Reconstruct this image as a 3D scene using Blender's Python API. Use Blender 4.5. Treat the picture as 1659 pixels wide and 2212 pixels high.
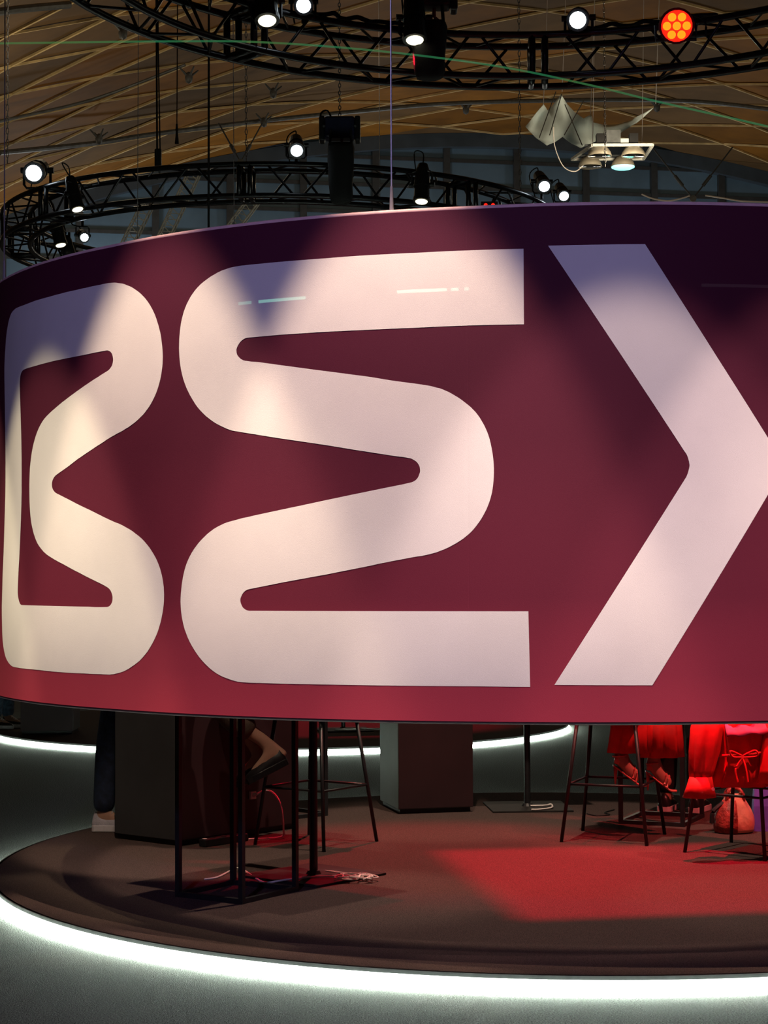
import bpy, bmesh, math, random
from mathutils import Vector, Matrix
for _o in list(bpy.data.objects):
    bpy.data.objects.remove(_o)
random.seed(7)
SC = bpy.context.scene
COL = SC.collection
PI = math.pi

# ------------------------------------------------------------------ camera
cam_d = bpy.data.cameras.new('camera')
cam_d.sensor_fit = 'VERTICAL'
cam_d.sensor_height = 36.0
cam_d.lens = 36.0 * 4000.0 / 2212.0
cam_d.clip_end = 300
cam = bpy.data.objects.new('camera', cam_d)
COL.objects.link(cam)
cam.matrix_world = (Matrix.Translation((0, 0, 1.6)) @ Matrix.Rotation(PI / 2 + 0.0355, 4, 'X')
                    @ Matrix.Rotation(-0.0045, 4, 'Z'))
SC.camera = cam

# ------------------------------------------------------------------ world, exposure
SC.view_settings.view_transform = 'Standard'
SC.view_settings.look = 'None'
SC.view_settings.exposure = 0.0
SC.view_settings.gamma = 1.0
SC.view_settings.use_curve_mapping = False
W = bpy.data.worlds.new('world')
SC.world = W
W.use_nodes = True
W.node_tree.nodes['Background'].inputs[0].default_value = (0.30, 0.36, 0.46, 1)
W.node_tree.nodes['Background'].inputs[1].default_value = 0.035

# the hall: two booths of the same make, each a round stage under a round truss
C1 = (0.948, 10.2)
C2 = (-1.10, 19.78)
RS = 3.037          # stage radius
RB = 3.063          # banner radius
ZS = 0.07           # stage height
ZB0, ZB1 = 1.042, 3.040


def lamp(name, kind, loc, energy, color, radius=0.05, aim=None, angle=None, blend=0.15):
    d = bpy.data.lights.new(name, kind)
    d.energy = energy
    d.color = color
    d.shadow_soft_size = radius
    o = bpy.data.objects.new(name, d)
    COL.objects.link(o)
    o.location = loc
    if kind == 'SPOT':
        d.spot_size = math.radians(angle)
        d.spot_blend = blend
        v = Vector(aim) - Vector(loc)
        o.rotation_euler = v.to_track_quat('-Z', 'Y').to_euler()
    return o


def on_ring(deg, r, z, c=C1):
    a = math.radians(deg)
    return (c[0] + r * math.sin(a), c[1] - r * math.cos(a), z)


# point lights added to brighten vault and sail, in place of high-bay lamps
for hx, hy, he in ((4.7, 33.5, 280), (-7, 36, 150), (14, 42, 150), (-14, 45, 125), (3, 46, 105), (-4, 24, 50)):
    lamp('hall_fill_light', 'POINT', (hx, hy, 9.0), he, (1.0, 0.82, 0.54), 0.4)
for hx, hy in ((-8, 51.5), (1, 52.5), (9, 54)):  # added close to the gable wall to brighten its panes
    lamp('hall_fill_light', 'POINT', (hx, hy, 8.5), 230, (.95, .93, .86), 0.4)
# unseen violet lamp added behind the viewer to tint the banner
lamp('violet_fill_light', 'SPOT', (-2.0, -1.5, 6.0), 800, (.55, .47, 1.0), 0.25, (0.9, 7.2, 2.2), 44, 0.5)
# rosy lamp added inside the ring to brighten the top rim
lamp('rim_fill_light', 'SPOT', (C1[0] - .6, 12.6, 4.2), 1100, (1.0, .72, .74), 0.10, (C1[0] - .6, 7.2, 4.3), 66, 0.8)
# warm lamps over the stage, red washes
lamp('stage_downlight_light', 'SPOT', (C1[0], C1[1], 5.3), 620, (1, .74, .56), 0.05, (C1[0], C1[1], 0), 52.5, 0.08)
lamp('stage_side_light', 'SPOT', (-1.1, 8.0, 5.25), 950, (1, .76, .56), 0.05, (-1.0, 10.6, 0), 22.5, 0.3)
lamp('stage_side_light', 'SPOT', (0.3, 9.4, 5.25), 420, (1, .74, .52), 0.05, (0.35, 11.75, 0), 22, 0.6)
lamp('stage_side_light', 'SPOT', (0.1, 11.6, 5.25), 520, (1, .74, .56), 0.05, (-0.15, 8.95, 0), 17, 0.7)
lamp('stage_side_light', 'SPOT', (2.2, 11.8, 5.25), 260, (1, .74, .56), 0.05, (1.8, 8.8, 0), 16, 0.7)
lamp('red_wash_light', 'SPOT', (0.2, 12.6, 5.2), 2000, (1, .01, .04), 0.06, (0.30, 10.3, 0), 32, 0.7)
lamp('red_wash_light', 'SPOT', (3.2, 8.6, 5.2), 1700, (1, .13, .11), 0.06, (1.95, 10.9, 0.3), 24, 0.5)
lamp('red_wash_light', 'SPOT', (C2[0], C2[1], 5.2), 900, (1, .03, .08), 0.06, (C2[0] + .5, C2[1], 0), 46, 0.4)

# laser projector behind the viewer: a thin broken green line across the upper banner
lz = lamp('laser_projector_light', 'SPOT', (0.6, -4.0, 2.86), 2000, (.34, 1.0, .74), 0.0, (0.6, 7.2, 2.72), 20, 0.0)
lz.data.use_nodes = True
nt = lz.data.node_tree
em = nt.nodes['Emission']
ge = nt.nodes.new('ShaderNodeNewGeometry')
sp = nt.nodes.new('ShaderNodeSeparateXYZ')
nt.links.new(ge.outputs['Incoming'], sp.inputs[0])


def _m(op, a, b, c=None):
    n = nt.nodes.new('ShaderNodeMath')
    n.operation = op
    for i, v in enumerate((a, b, c)):
        if v is None:
            continue
        if isinstance(v, (int, float)):
            n.inputs[i].default_value = v
        else:
            nt.links.new(v, n.inputs[i])
    return n.outputs[0]


elev = _m('DIVIDE', sp.outputs[2], sp.outputs[1])
azim = _m('DIVIDE', sp.outputs[0], sp.outputs[1])
line = _m('COMPARE', elev, -0.0119, 0.00055)
dash = None
for a0, a1, w in ((-.1033, -.0987, .6), (-.0963, -.0799, 1.0), (-.0484, -.0312, 1.0), (-.0298, -.0272, .9), (-.0252, -.0236, .7), (.0569, .0805, .45)):
    k = _m('MULTIPLY', _m('COMPARE', azim, (a0 + a1) / 2, (a1 - a0) / 2), w)
    dash = k if dash is None else _m('ADD', dash, k)
nt.links.new(_m('MULTIPLY', line, dash), em.inputs['Strength'])

# ------------------------------------------------------------------ materials


def mat(name, col, rough=0.6, metal=0.0, var=0.0, vscale=6.0, bump=0.0, bscale=60.0, emit=None, estr=0.0,
        col2=None, spec=None, coord='Object', stretch=None, rnd=0.0):
    m = bpy.data.materials.new(name)
    m.use_nodes = True
    nt = m.node_tree
    b = nt.nodes['Principled BSDF']
    b.inputs['Base Color'].default_value = (*col, 1)
    b.inputs['Roughness'].default_value = rough
    b.inputs['Metallic'].default_value = metal
    if spec is not None:
        b.inputs['Specular IOR Level'].default_value = spec
    if emit:
        b.inputs['Emission Color'].default_value = (*emit, 1)
        b.inputs['Emission Strength'].default_value = estr
    if var or bump or col2:
        tc = nt.nodes.new('ShaderNodeTexCoord')
        mp = nt.nodes.new('ShaderNodeMapping')
        nt.links.new(tc.outputs[coord], mp.inputs[0])
        if stretch:
            mp.inputs['Scale'].default_value = stretch
    if var or col2:
        n = nt.nodes.new('ShaderNodeTexNoise')
        n.inputs['Scale'].default_value = vscale
        n.inputs['Detail'].default_value = 5
        nt.links.new(mp.outputs[0], n.inputs[0])
        r = nt.nodes.new('ShaderNodeValToRGB')
        a = [c * (1 - var) for c in col]
        e = list(col2) if col2 else [min(1, c * (1 + var)) for c in col]
        r.color_ramp.elements[0].color = (*a, 1)
        r.color_ramp.elements[1].color = (*e, 1)
        r.color_ramp.elements[0].position = 0.36
        r.color_ramp.elements[1].position = 0.66
        nt.links.new(n.outputs[0], r.inputs[0])
        out = r.outputs[0]
        if rnd:
            oi = nt.nodes.new('ShaderNodeObjectInfo')
            mr = nt.nodes.new('ShaderNodeMapRange')
            mr.inputs[3].default_value = 1 - rnd
            mr.inputs[4].default_value = 1 + rnd
            nt.links.new(oi.outputs['Random'], mr.inputs[0])
            mx = nt.nodes.new('ShaderNodeVectorMath')
            mx.operation = 'SCALE'
            nt.links.new(out, mx.inputs[0])
            nt.links.new(mr.outputs[0], mx.inputs['Scale'])
            out = mx.outputs[0]
        nt.links.new(out, b.inputs['Base Color'])
    if bump:
        n2 = nt.nodes.new('ShaderNodeTexNoise')
        n2.inputs['Scale'].default_value = bscale
        n2.inputs['Detail'].default_value = 3
        nt.links.new(mp.outputs[0], n2.inputs[0])
        bp = nt.nodes.new('ShaderNodeBump')
        bp.inputs['Strength'].default_value = bump
        bp.inputs['Distance'].default_value = 0.02
        nt.links.new(n2.outputs[0], bp.inputs['Height'])
        nt.links.new(bp.outputs[0], b.inputs['Normal'])
    return m


M = {}
M['black'] = mat('black_powder_coat', (.012, .013, .016), .45, 0, .25, 20)
M['truss'] = mat('black_truss_aluminium', (.014, .014, .018), .32, .4, .3, 9)
M['steel'] = mat('galvanised_steel', (.13, .14, .15), .5, .3, .2, 8)
M['pale_steel'] = mat('pale_lattice_steel', (.42, .46, .46), .5, .2, .2, 8)
M['plastic'] = mat('black_plastic', (.010, .010, .012), .5, 0, .2, 15)
M['blue_black'] = mat('navy_hoist_casing', (.014, .018, .05), .4, 0, .2, 15)
M['bag'] = mat('black_cordura', (.006, .006, .007), .85, 0, .2, 60, .3, 200)
M['carpet'] = mat('grey_hall_carpet', (.038, .040, .039), .95, 0, .85, 150, .7, 220, col2=(.225, .23, .22), spec=.1)
M['stage_carpet'] = mat('brown_stage_carpet', (.058, .040, .036), .95, 0, .4, 260, .45, 320, col2=(.14, .096, .088), spec=.1)
M['stage_side'] = mat('pale_stage_edge', (.35, .38, .36), .6, 0, .1, 30)
M['trim_dark'] = mat('dark_edge_trim', (.03, .03, .032), .5, 0, .2, 30)
M['led'] = mat('white_led_strip', (.8, .9, .85), .5, emit=(.84, 1.0, .84), estr=90.0)
M['led_far'] = mat('white_led_strip_dimmer', (.8, .9, .85), .5, emit=(.84, 1.0, .84), estr=42.0)
M['white_print'] = mat('white_printed_fabric', (.87, .85, .84), .75, 0, .03, 3, .12, 500)
M['rim'] = mat('pale_pink_rim_cord', (.80, .52, .54), .6, 0, .08, 20)
M['bottom_rim'] = mat('dark_bottom_rail', (.05, .018, .028), .6, 0, .1, 20)
M['wood_a'] = mat('golden_spruce_panel', (.30, .122, .010), .7, 0, .16, 1.3, rnd=.25)
M['wood_b'] = mat('grey_brown_panel', (.17, .095, .036), .75, 0, .14, 1.2, rnd=.2)
M['batten'] = mat('pale_timber_batten', (.80, .60, .30), .7, 0, .2, 3)
M['roof'] = mat('dark_timber_deck', (.16, .09, .03), .8, 0, .3, 1.5)
M['pane'] = mat('blue_grey_translucent_panel', (.115, .20, .305), .5, 0, .12, 1.2, rnd=.1)
M['mullion'] = mat('dark_grey_mullion', (.045, .052, .062), .5, 0, .15, 6)
M['arch'] = mat('slate_arch_beam', (.055, .078, .11), .6, 0, .15, 2)
M['wall'] = mat('slate_wall_backing', (.06, .07, .08), .8, 0, .2, 2)
M['sail'] = mat('white_sail_cloth', (.78, .90, .92), .8, 0, .06, 5, .15, 60)
M['white'] = mat('white_enamel', (.65, .68, .68), .4, 0, .05, 10)
M['reflector'] = mat('beige_lamp_shade', (.30, .27, .22), .6, 0, .1, 10)
M['mirror'] = mat('polished_reflector', (.75, .82, .92), .15, 1.0, .25, 14)
M['dish_lit'] = mat('lit_dish_lens', (.6, 1, .95), .4, emit=(.22, 1.0, .88), estr=2.2)
M['lens_white'] = mat('white_lamp_lens', (1, 1, 1), .3, emit=(.80, .93, 1.0), estr=16)
M['lens_warm'] = mat('warm_lamp_lens', (1, 1, .9), .3, emit=(1.0, .93, .62), estr=2.6)
M['lens_red'] = mat('red_led_lens', (1, .1, .02), .3, emit=(1.0, .010, .004), estr=1.8)
M['led_glow'] = mat('orange_led_core', (1, .4, .05), .3, emit=(1.0, .13, .004), estr=3.0)
M['red_rim'] = mat('red_lit_casing', (.10, .006, .008), .4)
M['red_hook'] = mat('red_hook_paint', (.30, .05, .035), .4)
M['rope'] = mat('black_rope', (.010, .009, .009), .8)
M['brown_rope'] = mat('brown_rope', (.07, .03, .014), .8)
M['wire'] = mat('pale_steel_wire', (.62, .60, .64), .35, .6)
M['chain'] = mat('grey_chain', (.22, .22, .24), .4, .7)
M['cable_white'] = mat('white_cable_sheath', (.75, .70, .68), .5)
M['plinth'] = mat('charcoal_plinth_laminate', (.055, .056, .060), .55, 0, .12, 3)
M['plinth_grey'] = mat('grey_plinth_laminate', (.135, .135, .13), .55, 0, .08, 3)
M['plate'] = mat('black_base_plate', (.020, .018, .018), .65, 0, .2, 10, spec=.2)
M['denim'] = mat('navy_denim', (.016, .026, .060), .85, 0, .35, 25, .25, 160)
M['denim_pale'] = mat('washed_blue_denim', (.10, .17, .27), .85, 0, .4, 25, .25, 160)
M['black_cloth'] = mat('black_cloth', (.010, .009, .010), .85, 0, .3, 12, .2, 90)
M['tan_cloth'] = mat('tan_cloth', (.075, .05, .036), .85, 0, .2, 12, .2, 90)
M['red_cloth'] = mat('bright_red_cloth', (.62, .022, .020), .7, 0, .22, 7, .06, 30)
M['pink_cloth'] = mat('pink_patterned_cloth', (.45, .05, .12), .75, 0, .1, 9, col2=(.22, .10, .30))
M['grey_cloth'] = mat('grey_cloth', (.10, .10, .11), .85, 0, .2, 12, .2, 90)
M['skin'] = mat('skin', (.42, .235, .165), .55, 0, .08, 14)
M['hair'] = mat('dark_hair', (.02, .014, .01), .6, 0, .2, 40)
M['sneaker'] = mat('pale_lilac_sneaker', (.42, .40, .46), .7, 0, .12, 20, .15, 80)
M['sole'] = mat('white_rubber_sole', (.60, .58, .62), .6, 0, .05, 20)
M['shoe_black'] = mat('black_leather_shoe', (.012, .011, .012), .35, 0, .2, 15)
M['heel_pink'] = mat('pink_strappy_leather', (.55, .13, .11), .4, 0, .1, 15)
M['bag_red'] = mat('crackled_red_leather', (.30, .035, .03), .45, 0, .5, 22, .5, 40)
M['bag_peach'] = mat('peach_leather', (.62, .27, .19), .5, 0, .2, 9, .3, 24)
M['gold'] = mat('gold_clasp', (.8, .55, .3), .25, 1)
M['violet'] = mat('violet_paper', (.14, .08, .52), .5, 0, .15, 8, .1, 20)
M['burgundy'] = mat('burgundy_laminate', (.028, .010, .013), .5, 0, .15, 3)
M['eye'] = mat('eye_white', (.8, .8, .8), .3)


def banner_material():
    m = bpy.data.materials.new('wine_red_printed_fabric')
    m.use_nodes = True
    nt = m.node_tree
    b = nt.nodes['Principled BSDF']
    b.inputs['Roughness'].default_value = .72
    b.inputs['Specular IOR Level'].default_value = .25
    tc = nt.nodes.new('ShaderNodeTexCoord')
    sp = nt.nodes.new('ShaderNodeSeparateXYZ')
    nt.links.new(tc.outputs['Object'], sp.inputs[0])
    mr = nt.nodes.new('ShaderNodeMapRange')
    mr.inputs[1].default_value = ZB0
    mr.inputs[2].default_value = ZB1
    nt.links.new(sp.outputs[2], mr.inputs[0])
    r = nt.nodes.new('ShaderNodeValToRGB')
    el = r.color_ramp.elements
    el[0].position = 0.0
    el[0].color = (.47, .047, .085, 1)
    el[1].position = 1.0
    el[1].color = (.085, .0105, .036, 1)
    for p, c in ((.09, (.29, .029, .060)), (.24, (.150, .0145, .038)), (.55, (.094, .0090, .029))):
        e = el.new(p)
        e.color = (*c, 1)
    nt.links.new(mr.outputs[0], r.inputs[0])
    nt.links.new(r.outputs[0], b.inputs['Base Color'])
    n = nt.nodes.new('ShaderNodeTexNoise')
    n.inputs['Scale'].default_value = 600
    nt.links.new(tc.outputs['Object'], n.inputs[0])
    bp = nt.nodes.new('ShaderNodeBump')
    bp.inputs['Strength'].default_value = .12
    bp.inputs['Distance'].default_value = .01
    nt.links.new(n.outputs[0], bp.inputs['Height'])
    nt.links.new(bp.outputs[0], b.inputs['Normal'])
    return m


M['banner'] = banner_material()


def laser_material():
    m = bpy.data.materials.new('green_laser_in_haze')
    m.use_nodes = True
    nt = m.node_tree
    nt.nodes.remove(nt.nodes['Principled BSDF'])
    t = nt.nodes.new('ShaderNodeBsdfTransparent')
    e = nt.nodes.new('ShaderNodeEmission')
    tc = nt.nodes.new('ShaderNodeTexCoord')
    n = nt.nodes.new('ShaderNodeTexNoise')
    n.inputs['Scale'].default_value = 3.0
    nt.links.new(tc.outputs['Object'], n.inputs[0])
    r = nt.nodes.new('ShaderNodeValToRGB')
    r.color_ramp.elements[0].position = .35
    r.color_ramp.elements[1].position = .65
    r.color_ramp.elements[0].color = (.02, .36, .16, 1)
    r.color_ramp.elements[1].color = (.10, .34, .10, 1)
    nt.links.new(n.outputs[0], r.inputs[0])
    nt.links.new(r.outputs[0], e.inputs[0])
    e.inputs[1].default_value = .55
    mx = nt.nodes.new('ShaderNodeMixShader')
    mx.inputs[0].default_value = .30
    nt.links.new(t.outputs[0], mx.inputs[1])
    nt.links.new(e.outputs[0], mx.inputs[2])
    nt.links.new(mx.outputs[0], nt.nodes['Material Output'].inputs[0])
    return m


M['laser'] = laser_material()

# ------------------------------------------------------------------ mesh helpers


class MB:
    def __init__(s):
        s.v = []
        s.f = []

    def add(s, vs, fs):
        k = len(s.v)
        s.v += [tuple(p) for p in vs]
        s.f += [tuple(i + k for i in f) for f in fs]
        return s

    def box(s, c, size, rz=0.0, taper=1.0):
        hx, hy, hz = size[0] / 2, size[1] / 2, size[2] / 2
        cr, sr = math.cos(rz), math.sin(rz)
        vs = []
        for z in (-1, 1):
            t = taper if z > 0 else 1.0
            for x, y in ((-1, -1), (1, -1), (1, 1), (-1, 1)):
                a, b = x * hx * t, y * hy * t
                vs.append((c[0] + a * cr - b * sr, c[1] + a * sr + b * cr, c[2] + z * hz))
        return s.add(vs, [(3, 2, 1, 0), (4, 5, 6, 7), (0, 1, 5, 4), (1, 2, 6, 5), (2, 3, 7, 6), (3, 0, 4, 7)])

    def cone(s, p0, p1, r0, r1, n=12, caps=True):
        p0, p1 = Vector(p0), Vector(p1)
        d = (p1 - p0).normalized()
        a = d.orthogonal().normalized()
        b = d.cross(a)
        vs = []
        for p, r in ((p0, r0), (p1, r1)):
            for i in range(n):
                t = 2 * PI * i / n
                vs.append(p + (a * math.cos(t) + b * math.sin(t)) * r)
        fs = [(i, (i + 1) % n, n + (i + 1) % n, n + i) for i in range(n)]
        if caps:
            fs.append(tuple(reversed(range(n))))
            fs.append(tuple(range(n, 2 * n)))
        return s.add(vs, fs)

    def sweep(s, pts, r, n=8, closed=False, square=False):
        pts = [Vector(p) for p in pts]
        N = len(pts)
        rs = r if isinstance(r, (list, tuple)) else [r] * N
        vs = []
        for i, p in enumerate(pts):
            if closed:
                d = pts[(i + 1) % N] - pts[i - 1]
            else:
                d = pts[min(i + 1, N - 1)] - pts[max(i - 1, 0)]
            d.normalize()
            up = Vector((0, 0, 1)) if abs(d.z) < .92 else Vector((0, 1, 0))
            a = d.cross(up).normalized()
            b = a.cross(d)
            for k in range(n):
                t = 2 * PI * (k + (.5 if square else 0)) / n
                vs.append(p + (a * math.cos(t) + b * math.sin(t)) * rs[i])
        fs = []
        for i in range(N if closed else N - 1):
            j = (i + 1) % N
            for k in range(n):
                l = (k + 1) % n
                fs.append((i * n + k, i * n + l, j * n + l, j * n + k))
        if not closed:
            fs.append(tuple(reversed(range(n))))
            fs.append(tuple(range((N - 1) * n, N * n)))
        return s.add(vs, fs)

    def rings(s, secs, caps=(True, True)):
        """secs: list of equal-length point loops"""
        n = len(secs[0])
        vs = [p for q in secs for p in q]
        fs = []
        for i in range(len(secs) - 1):
            for k in range(n):
                l = (k + 1) % n
                fs.append((i * n + k, i * n + l, (i + 1) * n + l, (i + 1) * n + k))
        if caps[0]:
            fs.append(tuple(reversed(range(n))))
        if caps[1]:
            fs.append(tuple(range((len(secs) - 1) * n, len(secs) * n)))
        return s.add(vs, fs)

    def lathe(s, prof, n=20, c=(0, 0, 0)):
        secs = [[(c[0] + r * math.cos(2 * PI * k / n), c[1] + r * math.sin(2 * PI * k / n), c[2] + z) for k in range(n)]
                for r, z in prof]
        return s.rings(secs, (prof[0][0] > 1e-4, prof[-1][0] > 1e-4))

    def mesh(s, name, m, smooth=False):
        me = bpy.data.meshes.new(name)
        me.from_pydata(s.v, [], s.f)
        me.materials.append(m)
        bm = bmesh.new()
        bm.from_mesh(me)
        bmesh.ops.recalc_face_normals(bm, faces=bm.faces)
        bm.to_mesh(me)
        bm.free()
        if smooth:
            for p in me.polygons:
                p.use_smooth = True
        return me

    def build(s, name, m, parent=None, smooth=False):
        return link(name, s.mesh(name, m, smooth), parent)


def link(name, me, parent=None):
    o = bpy.data.objects.new(name, me)
    COL.objects.link(o)
    if parent:
        o.parent = parent
    return o


def tag(o, label, cat=None, group=None, kind=None):
    o['label'] = label
    if cat:
        o['category'] = cat
    if group:
        o['group'] = group
    if kind:
        o['kind'] = kind
    return o


def thing(name, label, cat, loc=(0, 0, 0), rz=0.0, group=None):
    o = bpy.data.objects.new(name, None)
    o.empty_display_size = .1
    COL.objects.link(o)
    o.location = loc
    o.rotation_euler = (0, 0, rz)
    return tag(o, label, cat, group)


def bevel(o, w, seg=2):
    md = o.modifiers.new('bevel', 'BEVEL')
    md.width = w
    md.segments = seg
    md.limit_method = 'ANGLE'
    return o


def subsurf(o, lv=2):
    md = o.modifiers.new('subdivision', 'SUBSURF')
    md.levels = lv
    md.render_levels = lv
    for p in o.data.polygons:
        p.use_smooth = True
    return o


def structure(o, label=None):
    o['kind'] = 'structure'
    if label:
        o['label'] = label
    return o


def ring_solid(r0, r1, z0, z1, n=160):
    """ring with rectangular section, or a disc if r0 == 0"""
    m = MB()
    if r0 <= 0:
        m.lathe([(r1, z0), (r1, z1)], n)
        return m
    loops = []
    for r, z in ((r0, z0), (r1, z0), (r1, z1), (r0, z1)):
        loops.append([(r * math.cos(2 * PI * k / n), r * math.sin(2 * PI * k / n), z) for k in range(n)])
    loops.append(loops[0])
    vs = [p for l in loops[:4] for p in l]
    fs = []
    for i in range(4):
        j = (i + 1) % 4
        for k in range(n):
            l = (k + 1) % n
            fs.append((i * n + k, i * n + l, j * n + l, j * n + k))
    m.add(vs, fs)
    return m

# ------------------------------------------------------------------ the setting: floor, vault, end wall
fl = MB().box((0, 20, -.05), (160, 110, .1)).build('floor', M['carpet'])
structure(fl, 'grey loop-pile carpet of the exhibition hall')

PHI, VX, VR, VZ = 0.19, 14.675, 39.688, 15.0
VS0, VA, VT0, VBB, VK, VT1 = -15.154, 2.116, 38.854, 2.267, 0.403, 56.863
VU = (-math.sin(PHI), math.cos(PHI))
VW = (math.cos(PHI), math.sin(PHI))


def vault(s, t, off=0.0):
    """point on the barrel vault: s metres round the arc, t metres along the hall, off metres below the skin"""
    a = s / VR
    lx = (VR - off) * math.sin(a)
    z = VZ - VR + (VR - off) * math.cos(a)
    return (VX + VU[0] * t + VW[0] * lx, VU[1] * t + VW[1] * lx, z)


def node(i, j):
    return VS0 + i * VA, VT0 + (j + VK * i) * VBB


deck = MB()
ss = [-38 + 76 * k / 60 for k in range(61)]
tt = [-16, 0, 16, 32, 45, VT1 + .4]
vs = [vault(s, t, -.18) for t in tt for s in ss]
fs = [(a * 61 + k, a * 61 + k + 1, (a + 1) * 61 + k + 1, (a + 1) * 61 + k) for a in range(len(tt) - 1) for k in range(60)]
ceil = deck.add(vs, fs).build('ceiling', M['roof'])
structure(ceil, 'timber barrel vault of the hall with pale diagonal battens')


def lerp2(a, b, k):
    return (a[0] + (b[0] - a[0]) * k, a[1] + (b[1] - a[1]) * k)


for i in range(-3, 13):
    for j in range(-8, 14):
        q = [node(i, j), node(i + 1, j), node(i + 2, j - 1), node(i + 1, j - 1)]
        tc_ = sum(p[1] for p in q) / 4
        if tc_ < 34 or max(p[1] for p in q) > VT1 + .3:
            if not (tc_ < VT1 and tc_ > 34):
                continue
        q = [(p[0], min(p[1], VT1)) for p in q]
        if q[0] == q[1] or len(set(q)) < 4:
            continue
        c = (sum(p[0] for p in q) / 4, sum(p[1] for p in q) / 4)
        q = [lerp2(p, c, .002) for p in q]
        dz = random.uniform(-.012, .012)
        m = MB()
        G = 4
        off = random.uniform(-.008, .008)
        for face in (0, 1):
            vs = []
            for a in range(G + 1):
                for b in range(G + 1):
                    e0 = lerp2(q[0], q[1], a / G)
                    e1 = lerp2(q[3], q[2], a / G)
                    r_ = lerp2(e0, e1, b / G)
                    vs.append(vault(r_[0], r_[1], off - .05 * face))
            fs = [(a * (G + 1) + b, a * (G + 1) + b + 1, (a + 1) * (G + 1) + b + 1, (a + 1) * (G + 1) + b) for a in range(G) for b in range(G)]
            m.add(vs, fs)
        m.build('panel', M['wood_b'] if (i * 7 + j * 3 + (i * j) % 3) % 5 in (0, 3) else M['wood_a'], ceil)

for fam in (0, 1):
    for j in range(-16, 26):
        pts = []
        for i in range(-3, 14):
            s, t = node(i, j if fam == 0 else j - i)
            if 33.5 < t < VT1 - .02:
                pts.append(vault(s, t, .03))
        if len(pts) > 1:
            MB().sweep(pts, .034, 4, square=True).build('batten', M['batten'], ceil)

# end wall


def wallp(lx, z, off=0.0):
    t = VT1 - off
    return (VX + VU[0] * t + VW[0] * lx, VU[1] * t + VW[1] * lx, z)


def arch_z(lx):
    return VZ - VR + math.sqrt(VR * VR - lx * lx)


WALL = MB()
lxs = [-34 + 68 * k / 40 for k in range(41)]
WALL.rings([[wallp(l, 0, -.1) for l in lxs] + [wallp(l, arch_z(l) + .1, -.1) for l in reversed(lxs)],
            [wallp(l, 0, -.3) for l in lxs] + [wallp(l, arch_z(l) + .1, -.3) for l in reversed(lxs)]])
wall = WALL.build('wall_end', M['wall'])
structure(wall, 'grey-blue panelled gable wall under the timber vault')


def wall_box(lx0, lx1, z0, z1, o0, o1, name, m):
    b = MB()
    q = [wallp(lx0, z0, o0), wallp(lx1, z0, o0), wallp(lx1, z1, o0), wallp(lx0, z1, o0),
         wallp(lx0, z0, o1), wallp(lx1, z0, o1), wallp(lx1, z1, o1), wallp(lx0, z1, o1)]
    b.add(q, [(0, 1, 2, 3), (7, 6, 5, 4), (0, 4, 5, 1), (1, 5, 6, 2), (2, 6, 7, 3), (3, 7, 4, 0)])
    return b.build(name, m, wall)


rows = [10.05, 10.87, 11.69, 12.51, 13.33, 14.16, 15.0]
for k in range(-3, 13):
    l0, l1 = -12.96 + 2.18 * k, -12.96 + 2.18 * (k + 1)
    for r in range(6):
        if rows[r] < min(arch_z(l0), arch_z(l1)):
            wall_box(l0 + .05, l1 - .05, rows[r] + .03, rows[r + 1] - .03, -.04, .02, 'pane', M['pane'])
for k in range(-3, 14):
    l0 = -12.96 + 2.18 * k
    wall_box(l0 - .10, l0 + .10, 9, arch_z(l0), -.05, .16, 'mullion', M['mullion'])
for r in rows[:-1]:
    half = math.sqrt(max(VR ** 2 - (r - VZ + VR) ** 2, 0))
    wall_box(max(-19.6, -half), min(15.4, half), r - .05, r + .05, -.05, .10, 'rail', M['mullion'])
ab = MB()
ls = [-30 + 60 * k / 60 for k in range(61)]
ab.rings([[wallp(l, arch_z(l) - .42, .3), wallp(l, arch_z(l) - .42, -.1), wallp(l, arch_z(l) - .01, -.1), wallp(l, arch_z(l) - .01, .3)] for l in ls])
structure(ab.build('trim_1', M['arch']), 'slate-grey arch beam along the top of the gable wall')

# ------------------------------------------------------------------ stages


def stage(c, label, led='led'):
    t = thing('round_stage', label, 'stage', (c[0], c[1], 0), 0, 'round booth stages')
    ring_solid(0, RS - .03, 0, ZS - .012).build('stage_body', M['stage_side'], t)
    ring_solid(0, RS, ZS - .012, ZS).build('carpet_top', M['stage_carpet'], t)
    ring_solid(RS - .012, RS + .006, ZS - .016, ZS).build('edge_trim', M['trim_dark'], t)
    n = 220
    MB().sweep([((RS + .004) * math.cos(2 * PI * k / n), (RS + .004) * math.sin(2 * PI * k / n), .018) for k in range(n)],
               .017, 8, True).build('led_strip', M[led], t, True)
    return t


stage(C1, 'round brown-carpeted stage with glowing white edge under the wine-red banner')
stage(C2, 'second round stage with white glowing edge, seen far back under the banner', 'led_far')

# ------------------------------------------------------------------ banner
banner = thing('ring_banner', 'huge hanging wine-red fabric ring printed with white letters', 'banner', (C1[0], C1[1], 0))
NP = 11
PW = 360.0 / NP
SEAM = -11.7


def rad(deg):
    """fabric radius: each of the eleven panels is a little flatter than the circle"""
    x = ((deg - SEAM) / PW) % 1.0 - .5
    a = math.radians(x * PW)
    return RB + .012 - .5 * RB * a * a * .11


def bpt(deg, z, off=0.0):
    a = math.radians(deg)
    r = rad(deg) + off
    return (r * math.sin(a), -r * math.cos(a), z)


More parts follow.
